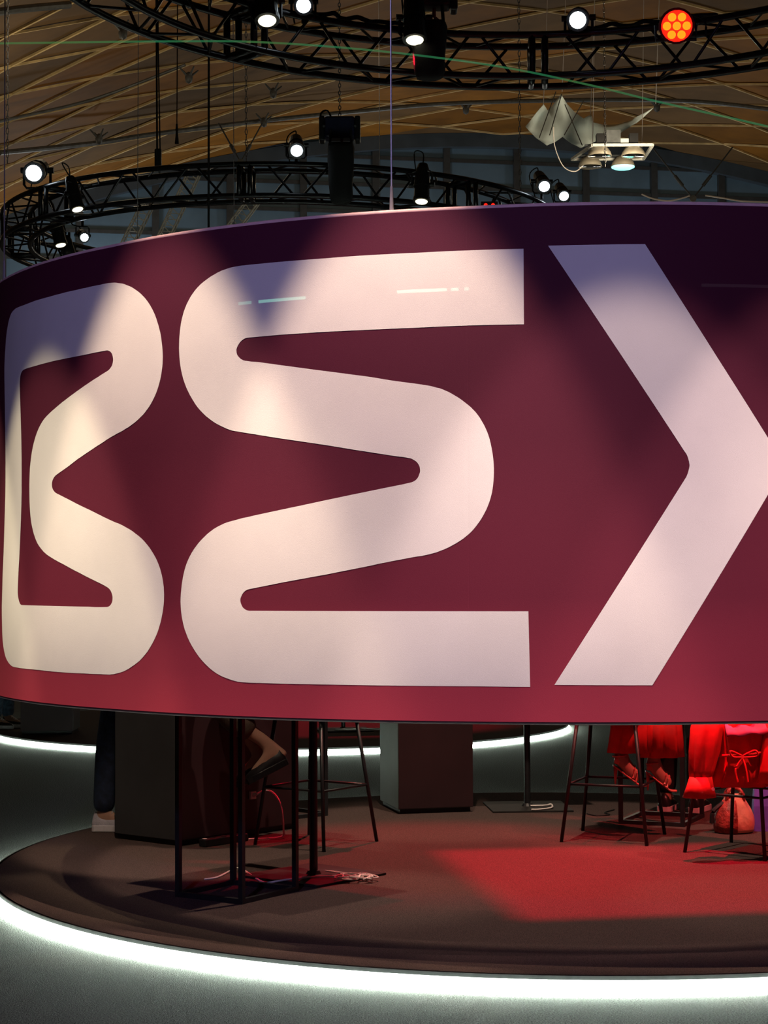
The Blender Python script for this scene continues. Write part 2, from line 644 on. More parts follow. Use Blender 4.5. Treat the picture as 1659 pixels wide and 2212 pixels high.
for k in range(NP):
    d0 = SEAM + PW * k
    m = MB()
    secs = []
    N = 16
    for i in range(N + 1):
        d = d0 + (PW - 1e-3) * i / N + (5e-4)
        sec = [bpt(d, ZB0 + (ZB1 - ZB0) * q / 6.0) for q in range(7)]
        sec += [bpt(d, ZB1 - (ZB1 - ZB0) * q / 6.0, -.05) for q in range(7)]
        secs.append(sec)
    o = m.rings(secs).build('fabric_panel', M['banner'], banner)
    for p in o.data.polygons:
        p.use_smooth = len(p.vertices) == 4
    md = o.modifiers.new('edge', 'EDGE_SPLIT')
    md.split_angle = math.radians(50)
nn = 264
MB().sweep([bpt(360.0 * k / nn, ZB1 + .004, -.012) for k in range(nn)], .011, 8, True).build('top_cord', M['rim'], banner, True)
MB().sweep([bpt(360.0 * k / nn, ZB0 - .003, -.012) for k in range(nn)], .009, 8, True).build('bottom_rail', M['bottom_rim'], banner, True)

# letter outlines: degrees round the ring, height in metres
B_OUTER = [(-64.13,2.621), (-64.09,2.639), (-64.04,2.657), (-63.98,2.674), (-63.89,2.695), (-63.79,2.716), (-63.68,2.737), (-63.6,2.751), (-63.5,2.765), (-63.39,2.778), (-63.25,2.792), (-63.09,2.805), (-62.92,2.818), (-62.77,2.828), (-62.59,2.837), (-62.39,2.846), (-62.2,2.853), (-61.99,2.86), (-61.71,2.866), (-61.38,2.87), (-61.01,2.874), (-60.59,2.877), (-59.87,2.878), (-59.13,2.878), (-58.43,2.878), (-57.55,2.879), (-56.71,2.88), (-55.9,2.881), (-54.98,2.881), (-54.09,2.881), (-53.24,2.881), (-52.29,2.882), (-51.37,2.882), (-50.49,2.883), (-49.58,2.883), (-48.7,2.883), (-47.85,2.884), (-47.19,2.884), (-46.54,2.885), (-45.91,2.885), (-45.5,2.885), (-45.09,2.886), (-44.68,2.886), (-44.39,2.886), (-44.09,2.885), (-43.79,2.884), (-43.55,2.883), (-43.31,2.881), (-43.07,2.878), (-42.79,2.875), (-42.5,2.872), (-42.23,2.868), (-41.9,2.861), (-41.58,2.855), (-41.27,2.848), (-40.99,2.84), (-40.72,2.832), (-40.47,2.824), (-40.19,2.814), (-39.93,2.803), (-39.68,2.792), (-39.45,2.78), (-39.24,2.768), (-39.04,2.755), (-38.86,2.742), (-38.69,2.728), (-38.54,2.715), (-38.4,2.7), (-38.28,2.685), (-38.16,2.67), (-38.06,2.655), (-37.97,2.641), (-37.89,2.626), (-37.83,2.61), (-37.78,2.594), (-37.73,2.578), (-37.7,2.564), (-37.68,2.55), (-37.67,2.535), (-37.68,2.521), (-37.69,2.507), (-37.72,2.493), (-37.77,2.479), (-37.82,2.465), (-37.89,2.451), (-37.97,2.437), (-38.06,2.424), (-38.17,2.41), (-38.29,2.396), (-38.44,2.382), (-38.6,2.369), (-38.79,2.355), (-39,2.341), (-39.23,2.328), (-39.45,2.318), (-39.69,2.307), (-39.94,2.297), (-40.23,2.288), (-40.54,2.278), (-40.86,2.269), (-41.16,2.262), (-41.48,2.255), (-41.81,2.248), (-42.12,2.243), (-42.45,2.237), (-42.78,2.232), (-43.23,2.226), (-43.69,2.219), (-44.15,2.212), (-44.57,2.205), (-44.99,2.196), (-45.42,2.188), (-45.94,2.179), (-46.46,2.169), (-47,2.159), (-47.55,2.149), (-48.1,2.139), (-48.66,2.129), (-49.25,2.117), (-49.84,2.105), (-50.44,2.094), (-50.98,2.085), (-51.53,2.076), (-52.06,2.067), (-52.25,2.062), (-52.4,2.057), (-52.52,2.051), (-52.62,2.045), (-52.69,2.038), (-52.72,2.032), (-52.73,2.024), (-52.69,2.016), (-52.62,2.009), (-52.5,2.002), (-52.35,1.996), (-52.16,1.99), (-51.85,1.984), (-51.51,1.979), (-51.19,1.974), (-50.31,1.96), (-49.47,1.946), (-48.66,1.932), (-47.81,1.918), (-46.99,1.905), (-46.19,1.891), (-45.52,1.879), (-44.86,1.867), (-44.21,1.856), (-43.82,1.85), (-43.44,1.844), (-43.05,1.839), (-42.67,1.833), (-42.3,1.826), (-41.94,1.819), (-41.56,1.811), (-41.2,1.803), (-40.86,1.793), (-40.49,1.783), (-40.14,1.772), (-39.81,1.76), (-39.49,1.746), (-39.19,1.732), (-38.92,1.717), (-38.69,1.703), (-38.48,1.689), (-38.29,1.674), (-38.13,1.659), (-37.98,1.643), (-37.86,1.627), (-37.76,1.612), (-37.68,1.596), (-37.62,1.58), (-37.57,1.565), (-37.55,1.549), (-37.53,1.534), (-37.54,1.52), (-37.55,1.505), (-37.58,1.491), (-37.63,1.476), (-37.69,1.46), (-37.77,1.445), (-37.86,1.427), (-37.98,1.41), (-38.11,1.393), (-38.27,1.375), (-38.46,1.358), (-38.67,1.341), (-38.9,1.325), (-39.15,1.309), (-39.42,1.293), (-39.7,1.28), (-40,1.267), (-40.33,1.254), (-40.66,1.244), (-41.02,1.234), (-41.39,1.225), (-41.69,1.217), (-42.01,1.211), (-42.34,1.205), (-42.66,1.201), (-42.99,1.197), (-43.33,1.194), (-43.61,1.191), (-43.9,1.19), (-44.2,1.188), (-44.59,1.188), (-44.99,1.188), (-45.39,1.188), (-46.17,1.187), (-46.96,1.187), (-47.78,1.187), (-48.91,1.186), (-50.09,1.186), (-51.33,1.186), (-52.5,1.186), (-53.73,1.187), (-55.04,1.188), (-56.13,1.188), (-57.27,1.188), (-58.49,1.188), (-59.23,1.188), (-60.01,1.189), (-60.81,1.19), (-61.21,1.191), (-61.59,1.194), (-61.94,1.198), (-62.33,1.204), (-62.68,1.211), (-62.99,1.218), (-63.28,1.227), (-63.53,1.236), (-63.73,1.246), (-63.94,1.258), (-64.11,1.27), (-64.25,1.282), (-64.39,1.296), (-64.5,1.31), (-64.58,1.325), (-64.66,1.344), (-64.72,1.363), (-64.76,1.383), (-64.81,1.41), (-64.85,1.436), (-64.86,1.463), (-64.83,1.49), (-64.77,1.517), (-64.71,1.543), (-64.67,1.57), (-64.62,1.597), (-64.56,1.624), (-64.49,1.647), (-64.41,1.67), (-64.33,1.693), (-64.25,1.723), (-64.18,1.754), (-64.11,1.784), (-64.04,1.819), (-63.97,1.855), (-63.9,1.89), (-63.82,1.926), (-63.75,1.961), (-63.69,1.997), (-63.66,2.032), (-63.64,2.068), (-63.64,2.104), (-63.64,2.147), (-63.67,2.19), (-63.7,2.233), (-63.93,2.422), (-64.11,2.557), (-64.13,2.578), (-64.14,2.6)]
B_INNER = [(-59.5,2.507), (-59.49,2.517), (-59.47,2.528), (-59.42,2.538), (-59.37,2.546), (-59.29,2.555), (-59.16,2.563), (-59.01,2.568), (-58.8,2.573), (-58.53,2.576), (-57.97,2.578), (-57.4,2.579), (-56.84,2.579), (-56.03,2.58), (-55.25,2.581), (-54.5,2.582), (-53.64,2.583), (-52.81,2.584), (-52,2.585), (-51.16,2.585), (-50.35,2.586), (-49.56,2.586), (-48.69,2.587), (-47.84,2.588), (-47.01,2.589), (-46.22,2.591), (-45.44,2.592), (-44.68,2.593), (-44.52,2.593), (-44.37,2.591), (-44.23,2.588), (-44.1,2.585), (-43.99,2.58), (-43.9,2.575), (-43.82,2.567), (-43.77,2.56), (-43.74,2.552), (-43.74,2.545), (-43.77,2.538), (-43.82,2.531), (-43.88,2.525), (-43.97,2.52), (-44.08,2.515), (-44.19,2.511), (-44.31,2.507), (-44.45,2.504), (-44.87,2.497), (-45.3,2.49), (-45.74,2.482), (-46.37,2.472), (-47.01,2.461), (-47.66,2.45), (-48.34,2.438), (-49.03,2.426), (-49.73,2.414), (-50.41,2.402), (-51.1,2.39), (-51.79,2.377), (-52.33,2.367), (-52.87,2.357), (-53.41,2.346), (-53.78,2.338), (-54.15,2.329), (-54.48,2.319), (-54.81,2.307), (-55.11,2.295), (-55.38,2.282), (-55.64,2.268), (-55.87,2.253), (-56.07,2.238), (-56.27,2.222), (-56.45,2.205), (-56.6,2.188), (-56.72,2.172), (-56.82,2.155), (-56.92,2.138), (-56.96,2.129), (-57.01,2.12), (-57.04,2.111), (-57.09,2.086), (-57.13,2.06), (-57.15,2.034), (-57.15,2.008), (-57.13,1.983), (-57.1,1.957), (-57.05,1.934), (-56.98,1.912), (-56.89,1.889), (-56.79,1.872), (-56.67,1.855), (-56.51,1.838), (-56.34,1.822), (-56.14,1.806), (-55.91,1.791), (-55.68,1.777), (-55.41,1.764), (-55.1,1.752), (-54.69,1.739), (-54.25,1.726), (-53.78,1.715), (-53.31,1.706), (-52.82,1.698), (-52.33,1.69), (-51.56,1.678), (-50.79,1.667), (-50.05,1.655), (-49.11,1.64), (-48.19,1.626), (-47.3,1.611), (-46.65,1.601), (-46.02,1.591), (-45.4,1.581), (-45.04,1.575), (-44.68,1.568), (-44.35,1.561), (-44.2,1.556), (-44.08,1.551), (-43.98,1.545), (-43.9,1.538), (-43.83,1.531), (-43.79,1.523), (-43.79,1.516), (-43.8,1.509), (-43.85,1.501), (-43.92,1.496), (-44.01,1.49), (-44.13,1.486), (-44.26,1.482), (-44.41,1.48), (-44.57,1.479), (-45.35,1.478), (-46.15,1.478), (-46.97,1.479), (-52.32,1.48), (-58.94,1.481), (-59.12,1.483), (-59.26,1.486), (-59.36,1.49), (-59.51,1.497), (-59.62,1.504), (-59.71,1.511), (-59.8,1.52), (-59.86,1.53), (-59.89,1.539), (-59.89,1.553), (-59.87,1.567), (-59.84,1.581), (-59.79,1.604), (-59.73,1.626), (-59.67,1.649), (-59.6,1.675), (-59.52,1.701), (-59.45,1.727), (-59.38,1.755), (-59.32,1.782), (-59.26,1.81), (-59.19,1.843), (-59.13,1.876), (-59.08,1.909), (-59.02,1.943), (-58.98,1.978), (-58.95,2.013), (-58.97,2.143), (-59,2.185), (-59.04,2.227), (-59.1,2.27), (-59.31,2.401), (-59.38,2.436), (-59.45,2.472)]
S_OUTLINE = [(-7.51,2.876), (-7.52,2.581), (-11.35,2.583), (-11.64,2.583), (-11.94,2.583), (-12.24,2.583), (-15.48,2.581), (-19.03,2.581), (-22.49,2.582), (-26.54,2.582), (-29.21,2.58), (-29.36,2.579), (-29.51,2.577), (-29.65,2.573), (-29.78,2.569), (-29.9,2.564), (-30,2.558), (-30.08,2.552), (-30.15,2.546), (-30.2,2.54), (-30.23,2.535), (-30.23,2.53), (-30.22,2.525), (-30.2,2.52), (-30.17,2.515), (-30.11,2.51), (-30.03,2.505), (-29.93,2.5), (-29.82,2.495), (-29.71,2.492), (-29.6,2.489), (-29.48,2.487), (-28.85,2.481), (-28.22,2.477), (-27.59,2.471), (-23.49,2.433), (-19.05,2.394), (-18.47,2.388), (-17.9,2.382), (-17.33,2.376), (-15.13,2.357), (-14.83,2.354), (-14.53,2.351), (-14.23,2.347), (-13.99,2.343), (-13.75,2.34), (-13.51,2.335), (-13.27,2.329), (-13.03,2.323), (-12.8,2.316), (-12.56,2.308), (-12.32,2.3), (-12.09,2.291), (-11.88,2.282), (-11.67,2.273), (-11.47,2.264), (-11.29,2.254), (-11.11,2.244), (-10.95,2.233), (-10.79,2.221), (-10.65,2.208), (-10.51,2.195), (-10.38,2.181), (-10.27,2.167), (-10.17,2.153), (-10.08,2.137), (-10.01,2.121), (-9.95,2.106), (-9.91,2.093), (-9.87,2.081), (-9.84,2.068), (-9.81,2.053), (-9.79,2.038), (-9.78,2.023), (-9.78,2.007), (-9.79,1.992), (-9.81,1.976), (-9.84,1.96), (-9.88,1.945), (-9.93,1.929), (-9.99,1.917), (-10.05,1.905), (-10.13,1.892), (-10.23,1.878), (-10.34,1.864), (-10.47,1.851), (-10.6,1.838), (-10.75,1.825), (-10.91,1.813), (-11.08,1.801), (-11.25,1.79), (-11.44,1.779), (-11.64,1.769), (-11.85,1.76), (-12.06,1.751), (-12.32,1.742), (-12.59,1.733), (-12.87,1.725), (-13.16,1.717), (-13.46,1.71), (-13.76,1.704), (-14.06,1.698), (-14.36,1.694), (-14.66,1.69), (-15.11,1.685), (-15.56,1.682), (-16.02,1.678), (-18.32,1.656), (-18.59,1.653), (-18.85,1.65), (-19.11,1.647), (-22.55,1.614), (-26.07,1.584), (-29.25,1.555), (-29.37,1.552), (-29.48,1.549), (-29.58,1.545), (-29.66,1.54), (-29.74,1.535), (-29.8,1.529), (-29.85,1.524), (-29.89,1.519), (-29.91,1.513), (-29.9,1.506), (-29.87,1.5), (-29.82,1.494), (-29.76,1.488), (-29.68,1.482), (-29.58,1.478), (-29.43,1.473), (-29.26,1.47), (-29.09,1.469), (-25.56,1.469), (-19.13,1.469), (-7.35,1.468), (-7.26,1.177), (-11.16,1.178), (-15.61,1.178), (-19.15,1.178), (-23.57,1.178), (-27.66,1.178), (-28.3,1.178), (-28.94,1.178), (-29.59,1.179), (-29.89,1.18), (-30.18,1.181), (-30.48,1.184), (-30.82,1.188), (-31.15,1.193), (-31.49,1.198), (-31.8,1.204), (-32.11,1.211), (-32.4,1.219), (-32.73,1.229), (-33.04,1.241), (-33.34,1.253), (-33.63,1.266), (-33.91,1.28), (-34.17,1.295), (-34.41,1.31), (-34.63,1.325), (-34.84,1.341), (-35.02,1.357), (-35.18,1.374), (-35.33,1.39), (-35.45,1.408), (-35.56,1.427), (-35.64,1.445), (-35.7,1.465), (-35.74,1.485), (-35.76,1.505), (-35.75,1.521), (-35.72,1.538), (-35.68,1.555), (-35.64,1.571), (-35.58,1.588), (-35.51,1.605), (-35.42,1.621), (-35.32,1.638), (-35.2,1.654), (-35.07,1.668), (-34.93,1.681), (-34.77,1.694), (-34.58,1.708), (-34.38,1.721), (-34.16,1.733), (-33.9,1.747), (-33.62,1.76), (-33.32,1.772), (-33.02,1.784), (-32.71,1.794), (-32.39,1.804), (-32.05,1.812), (-31.71,1.819), (-31.35,1.826), (-30.98,1.831), (-30.6,1.835), (-30.23,1.839), (-29.71,1.845), (-29.2,1.849), (-28.69,1.854), (-24.52,1.891), (-19.09,1.942), (-18.67,1.946), (-18.25,1.95), (-17.83,1.954), (-17.18,1.96), (-16.54,1.966), (-15.9,1.973), (-15.79,1.975), (-15.68,1.978), (-15.58,1.981), (-15.49,1.986), (-15.41,1.991), (-15.35,1.997), (-15.3,2.004), (-15.25,2.011), (-15.23,2.018), (-15.24,2.025), (-15.26,2.032), (-15.3,2.038), (-15.36,2.044), (-15.44,2.05), (-15.53,2.055), (-15.67,2.06), (-15.82,2.065), (-15.98,2.068), (-16.44,2.073), (-16.9,2.076), (-17.36,2.08), (-20.17,2.106), (-22.52,2.129), (-26.56,2.165), (-30.33,2.201), (-30.63,2.204), (-30.93,2.209), (-31.23,2.215), (-31.58,2.223), (-31.92,2.231), (-32.26,2.24), (-32.58,2.25), (-32.89,2.261), (-33.19,2.272), (-33.49,2.285), (-33.77,2.298), (-34.03,2.312), (-34.29,2.328), (-34.53,2.345), (-34.76,2.362), (-34.96,2.379), (-35.15,2.396), (-35.31,2.414), (-35.46,2.432), (-35.58,2.451), (-35.68,2.47), (-35.77,2.491), (-35.83,2.511), (-35.87,2.531), (-35.89,2.548), (-35.9,2.565), (-35.89,2.582), (-35.88,2.599), (-35.85,2.615), (-35.81,2.632), (-35.76,2.649), (-35.7,2.665), (-35.62,2.681), (-35.51,2.698), (-35.39,2.714), (-35.24,2.73), (-35.08,2.745), (-34.89,2.759), (-34.69,2.773), (-34.46,2.786), (-34.22,2.798), (-33.96,2.809), (-33.67,2.82), (-33.37,2.829), (-33.06,2.837), (-32.72,2.846), (-32.37,2.853), (-32.01,2.86), (-31.63,2.866), (-31.25,2.87), (-30.86,2.874), (-30.49,2.876), (-30.12,2.877), (-29.74,2.878), (-26.52,2.878), (-22.47,2.877), (-20.11,2.878), (-15.45,2.877), (-11.85,2.878)]
X_OUTLINE = [(-5.73,2.885), (1.25,2.886), (3.52,2.693), (6.56,2.437), (10.27,2.13), (10.63,2.101), (11,2.071), (11.36,2.042), (11.43,2.039), (11.5,2.037), (11.57,2.035), (11.57,2.031), (11.57,2.027), (11.57,2.024), (11.5,2.021), (11.42,2.018), (11.35,2.015), (10.97,1.984), (10.6,1.953), (10.22,1.922), (1.47,1.183), (-5.52,1.185), (3.9,1.969), (3.98,1.976), (4.06,1.982), (4.12,1.989), (4.18,1.997), (4.23,2.005), (4.27,2.014), (4.29,2.019), (4.31,2.024), (4.32,2.029), (4.3,2.036), (4.28,2.043), (4.25,2.05), (4.21,2.058), (4.16,2.065), (4.1,2.072), (4.01,2.079), (3.91,2.086), (3.82,2.094)]



def letter(loops, label):
    bm = bmesh.new()
    edges = []
    for lp in loops:
        vv = [bm.verts.new((d, z, 0)) for d, z in lp]
        for i in range(len(vv)):
            edges.append(bm.edges.new((vv[i], vv[(i + 1) % len(vv)])))
    bmesh.ops.triangle_fill(bm, use_beauty=True, use_dissolve=False, edges=edges)
    lo = min(p[0] for lp in loops for p in lp)
    hi = max(p[0] for lp in loops for p in lp)
    cuts = []
    x = lo + .8
    while x < hi:
        cuts.append(x)
        x += .8
    cuts += [SEAM + PW * k for k in range(-2, 3) if lo < SEAM + PW * k < hi]
    for x in cuts:
        bmesh.ops.bisect_plane(bm, geom=bm.verts[:] + bm.edges[:] + bm.faces[:], plane_co=(x, 0, 0), plane_no=(1, 0, 0), dist=1e-5)
    for v in bm.verts:
        v.co = bpt(v.co.x, v.co.y, .0007)
    bmesh.ops.recalc_face_normals(bm, faces=bm.faces)
    for f in bm.faces:
        c = f.calc_center_median()
        if f.normal.x * c.x + f.normal.y * c.y < 0:
            f.normal_flip()
        f.smooth = True
    # keep the fold of the fabric sharp at the seams
    me = bpy.data.meshes.new('letter')
    bm.to_mesh(me)
    bm.free()
    me.materials.append(M['white_print'])
    o = link('letter', me, banner)
    o['label'] = label
    return o


letter([B_OUTER, B_INNER], 'white printed letter B')
letter([S_OUTLINE], 'white printed letter S')
letter([X_OUTLINE], 'white printed chevron')

# wires that carry the banner
for deg, lab in ((-17.41, 'thin white wire hanging in front of the trusses, holding the banner top'),
                 (-66.0, 'thin pale wire at the left picture edge, holding the banner'),):
    p = on_ring(deg, rad(deg) - .02, ZB1)
    t = thing('suspension_wire', lab, 'wire', p, 0, 'banner suspension wires')
    MB().cone((0, 0, .10), (0, 0, 2.05), .0035, .0035, 6).build('wire', M['wire'], t)
    MB().cone((0, 0, .012), (0, 0, .11), .009, .006, 8).build('turnbuckle', M['wire'], t)
    MB().box((.012, 0, .008), (.05, .02, .012)).build('clip', M['wire'], t)

# ------------------------------------------------------------------ round trusses
TRO, TRI, TZ0, TZ1, TCR = 2.935, 2.645, 5.105, 5.395, .025
UNIT = MB().cone((0, 0, 0), (0, 0, 1), 1, 1, 8).mesh('brace', M['truss'], True)


def strut(name, p0, p1, r, parent, me=None):
    p0, p1 = Vector(p0), Vector(p1)
    o = link(name, me or UNIT, parent)
    d = p1 - p0
    q = d.to_track_quat('Z', 'Y').to_matrix().to_4x4()
    o.matrix_local = Matrix.Translation(p0) @ q @ Matrix.Diagonal((r, r, d.length, 1))
    return o


def truss(c, label):
    t = thing('round_truss', label, 'truss', (c[0], c[1], 0), 0, 'round black lighting trusses')
    n = 180

    def P(r, k, z, tot):
        a = 2 * PI * k / tot
        return (r * math.sin(a), -r * math.cos(a), z)
    for r in (TRO, TRI):
        for z in (TZ0, TZ1):
            MB().sweep([P(r, k, z, n) for k in range(n)], TCR, 10, True).build('chord', M['truss'], t, True)
    N = 56
    for k in range(N):
        e = 1 if k % 2 else 0
        za, zb = (TZ0, TZ1) if e else (TZ1, TZ0)
        if k % 7 != 6:
            strut('brace', P(TRO, k + .12, za, N), P(TRO, k + .88, zb, N), .011, t)
            strut('brace', P(TRI, k + .12, zb, N), P(TRI, k + .88, za, N), .011, t)
            ra, rb = (TRO, TRI) if e else (TRI, TRO)
            strut('brace', P(ra, k + .12, TZ0, N), P(rb, k + .88, TZ0, N), .010, t)
            strut('brace', P(ra, k + .12, TZ1, N), P(rb, k + .88, TZ1, N), .010, t)
        else:
            for d in (.35, .65):
                m = MB()
                for r in (TRO, TRI):
                    m.cone(P(r, k + d, TZ0, N), P(r, k + d, TZ1, N), .024, .024, 8)
                for z in (TZ0, TZ1):
                    m.cone(P(TRO, k + d, z, N), P(TRI, k + d, z, N), .024, .024, 8)
                m.build('joint_frame', M['truss'], t, True)
    return t


truss(C1, 'large round black truss crossing the top of the picture')
truss(C2, 'smaller-looking round black truss just above the banner, further back')

# ------------------------------------------------------------------ lamps on the trusses


def spotlight(label, p, aim, size=1.0, lens='lens_white', up=.22, group='profile spotlights on the trusses', glow=None, back=.6):
    """head centred on p, lens toward aim, yoke and clamp going to the truss (up > 0: lamp hangs below clamp)"""
    t = thing('spotlight', label, 'spotlight', p, 0, group)
    d = (Vector(aim) - Vector(p)).normalized()
    s = size
    h = MB()
    h.cone(d * (-.16 * s), d * (.02 * s), .062 * s, .078 * s, 16)
    h.cone(d * (.02 * s), d * (.15 * s), .070 * s, .074 * s, 16)
    h.cone(d * (-.21 * s), d * (-.16 * s), .045 * s, .062 * s, 16)
    h.build('housing', M['plastic'], t, False)
    MB().cone(d * (.13 * s), d * (.165 * s), .080 * s, .080 * s, 16, True).build('front_ring', M['plastic'], t)
    MB().cone(d * (.164 * s), d * (.172 * s), .058 * s, .052 * s, 18).build('lens', M[lens], t)
    side = d.cross(Vector((0, 0, 1)))
    side = side.normalized() if side.length > .1 else Vector((1, 0, 0))
    sg = 1 if up > 0 else -1
    y = MB()
    a, b = side * (.095 * s), side * (-.095 * s)
    upv = Vector((0, 0, sg * .13 * s))
    y.sweep([a, a + upv * .8, a * .8 + upv, b * .8 + upv, b + upv * .8, b], .010 * s, 6)
    y.build('yoke', M['plastic'], t)
    for e in (a, b):
        MB().cone(e * .8, e * 1.25, .022 * s, .022 * s, 10).build('knob', M['plastic'], t)
    MB().cone(upv, Vector((0, 0, up)), .014, .014, 8).build('clamp', M['truss'], t)
    cb = [d * (-.2 * s), d * (-.27 * s) + Vector((0, 0, .05)), d * (-.27 * s) + side * .08 + Vector((0, 0, .02 + up * .3)), side * .06 + Vector((0, 0, up))]
    MB().sweep(smooth_path(cb, 5), .006, 6).build('power_cable', M['rope'], t)
    return t


def smooth_path(pts, n=6, closed=False):
    pts = [Vector(p) for p in pts]
    out = []
    N = len(pts)
    for i in range(N if closed else N - 1):
        p0 = pts[i - 1] if (i > 0 or closed) else pts[0]
        p1, p2 = pts[i], pts[(i + 1) % N]
        p3 = pts[(i + 2) % N] if (closed or i + 2 < N) else pts[-1]
        for k in range(n):
            u = k / n
            out.append(.5 * ((2 * p1) + (p2 - p0) * u + (2 * p0 - 5 * p1 + 4 * p2 - p3) * u * u + (3 * p1 - p0 - 3 * p2 + p3) * u ** 3))
    if not closed:
        out.append(pts[-1])
    return out


DOWN = Vector((0, 0, -3))


def at(p, dx, dy, dz):
    return (p[0] + dx, p[1] + dy, p[2] + dz)


p = (-0.765, 12.10, 5.42)
spotlight('spotlight with a dull yellow lens pointing down, top left of the upper truss', p, at(p, .1, -.5, -1.3), 1.05, 'lens_warm', -.12)
p = (-0.53, 12.40, 5.50)
spotlight('small bright white spotlight between the yellow-lensed lamp and the hanging rope, at the top', p, at(p, .05, -1, -.55), .85, 'lens_white', -.15)
p = (0.222, 12.55, 5.43)
spotlight('spotlight with yellow lens pointing down, left of the chain bag on the upper truss', p, at(p, .02, -.35, -1.3), 1.05, 'lens_warm', -.12)
p = (1.375, 12.8, 5.50)
spotlight('dazzling white spotlight on the upper truss, left of the red lamp', p, at(p, -.15, -1, -.40), 1.0, 'lens_white', -.13)
p = (-0.79, 16.86, 5.57)
spotlight('white spotlight standing on the lower truss, left of the navy hoist', p, at(p, .08, -1, -.62), .95, 'lens_white', -.16)
p = (0.367, 17.07, 5.24)
spotlight('spotlight with pale yellow lens hanging inside the lower truss, right of the hoist', p, at(p, -.06, -.3, -1.3), 1.0, 'lens_warm', .15)
p = (1.60, 18.5, 5.58)
spotlight('left one of two white spotlights at the right end of the lower truss', p, at(p, .12, -1, -.62), .95, 'lens_white', -.18)
p = (1.86, 19.1, 5.60)
spotlight('right one of two white spotlights at the right end of the lower truss', p, at(p, .10, -1, -.62), .85, 'lens_white', -.2)
p = (-3.37, 17.95, 5.59)
spotlight('big white spotlight at the left end of the lower truss', p, at(p, .02, -1, -.35), 1.35, 'lens_white', -.16)
p = (-2.894, 17.26, 5.20)
spotlight('dark spotlight with thin yellow lens inside the left part of the lower truss', p, at(p, .35, -.28, -1.3), .9, 'lens_warm', .17)
p = (-3.30, 18.7, 5.13)
spotlight('upper one of the spotlights hanging in the left bend of the lower truss', p, at(p, .3, -.2, -1.3), .9, 'lens_warm', .2)
p = (-3.22, 18.9, 4.94)
spotlight('lower one of the spotlights hanging in the left bend of the lower truss', p, at(p, .3, -.2, -1.3), .9, 'lens_warm', .22)
p = (-3.05, 18.7, 5.09)
spotlight('white spotlight peeping out of the left bend of the lower truss', p, at(p, .35, -1, -.4), .7, 'lens_white', .2)
p = (-0.93, 11.97, 5.50)
spotlight('unlit spotlight clamped on the upper truss beside the yellow-lensed lamp', p, at(p, .6, -.6, -.2), .8, 'mirror', -.12)
# red seven-LED can
p = (1.985, 12.38, 5.32)
t = thing('led_par_can', 'red glowing seven-LED lamp on the upper truss at the right', 'lamp', p)
d = Vector((-.05, -1, -.38)).normalized()
MB().cone(d * -.13, d * .05, .095, .112, 20).build('housing', M['red_rim'], t)
MB().cone(d * .045, d * .065, .120, .120, 20).build('front_ring', M['red_rim'], t)
MB().cone(d * .064, d * .068, .104, .104, 20).build('face', M['lens_red'], t)
sx = d.cross(Vector((0, 0, 1))).normalized()
sy = sx.cross(d)
for k in range(7):
    a = k * PI / 3
    c = Vector((0, 0, 0)) if k == 6 else (sx * math.cos(a) + sy * math.sin(a)) * .066
    MB().cone(d * .066 + c, d * .076 + c, .030, .022, 12).build('led', M['led_glow'], t)
MB().sweep([sx * .135, sx * .135 + Vector((0, 0, -.1)), sx * -.135 + Vector((0, 0, -.1)), sx * -.135], .012, 6).build('yoke', M['plastic'], t)
MB().sweep(smooth_path([d * -.12, sx * -.1 + Vector((0, .1, .10)), sx * -.2 + Vector((0, .05, .04)), sx * -.2 + Vector((0, 0, -.08))], 5), .008, 6).build('power_cable', M['rope'], t)
# small red pair on the lower truss
p = (1.02, 17.6, 5.16)
t = thing('led_par_can', 'tiny pair of red LEDs glowing low on the lower truss near the banner top', 'lamp', p)
MB().box((0, .03, 0), (.16, .10, .06)).build('housing', M['plastic'], t)
for s in (-.035, .035):
    MB().cone((s, -.02, -.005), (s, -.03, -.006), .018, .016, 10).build('led', M['lens_red'], t)

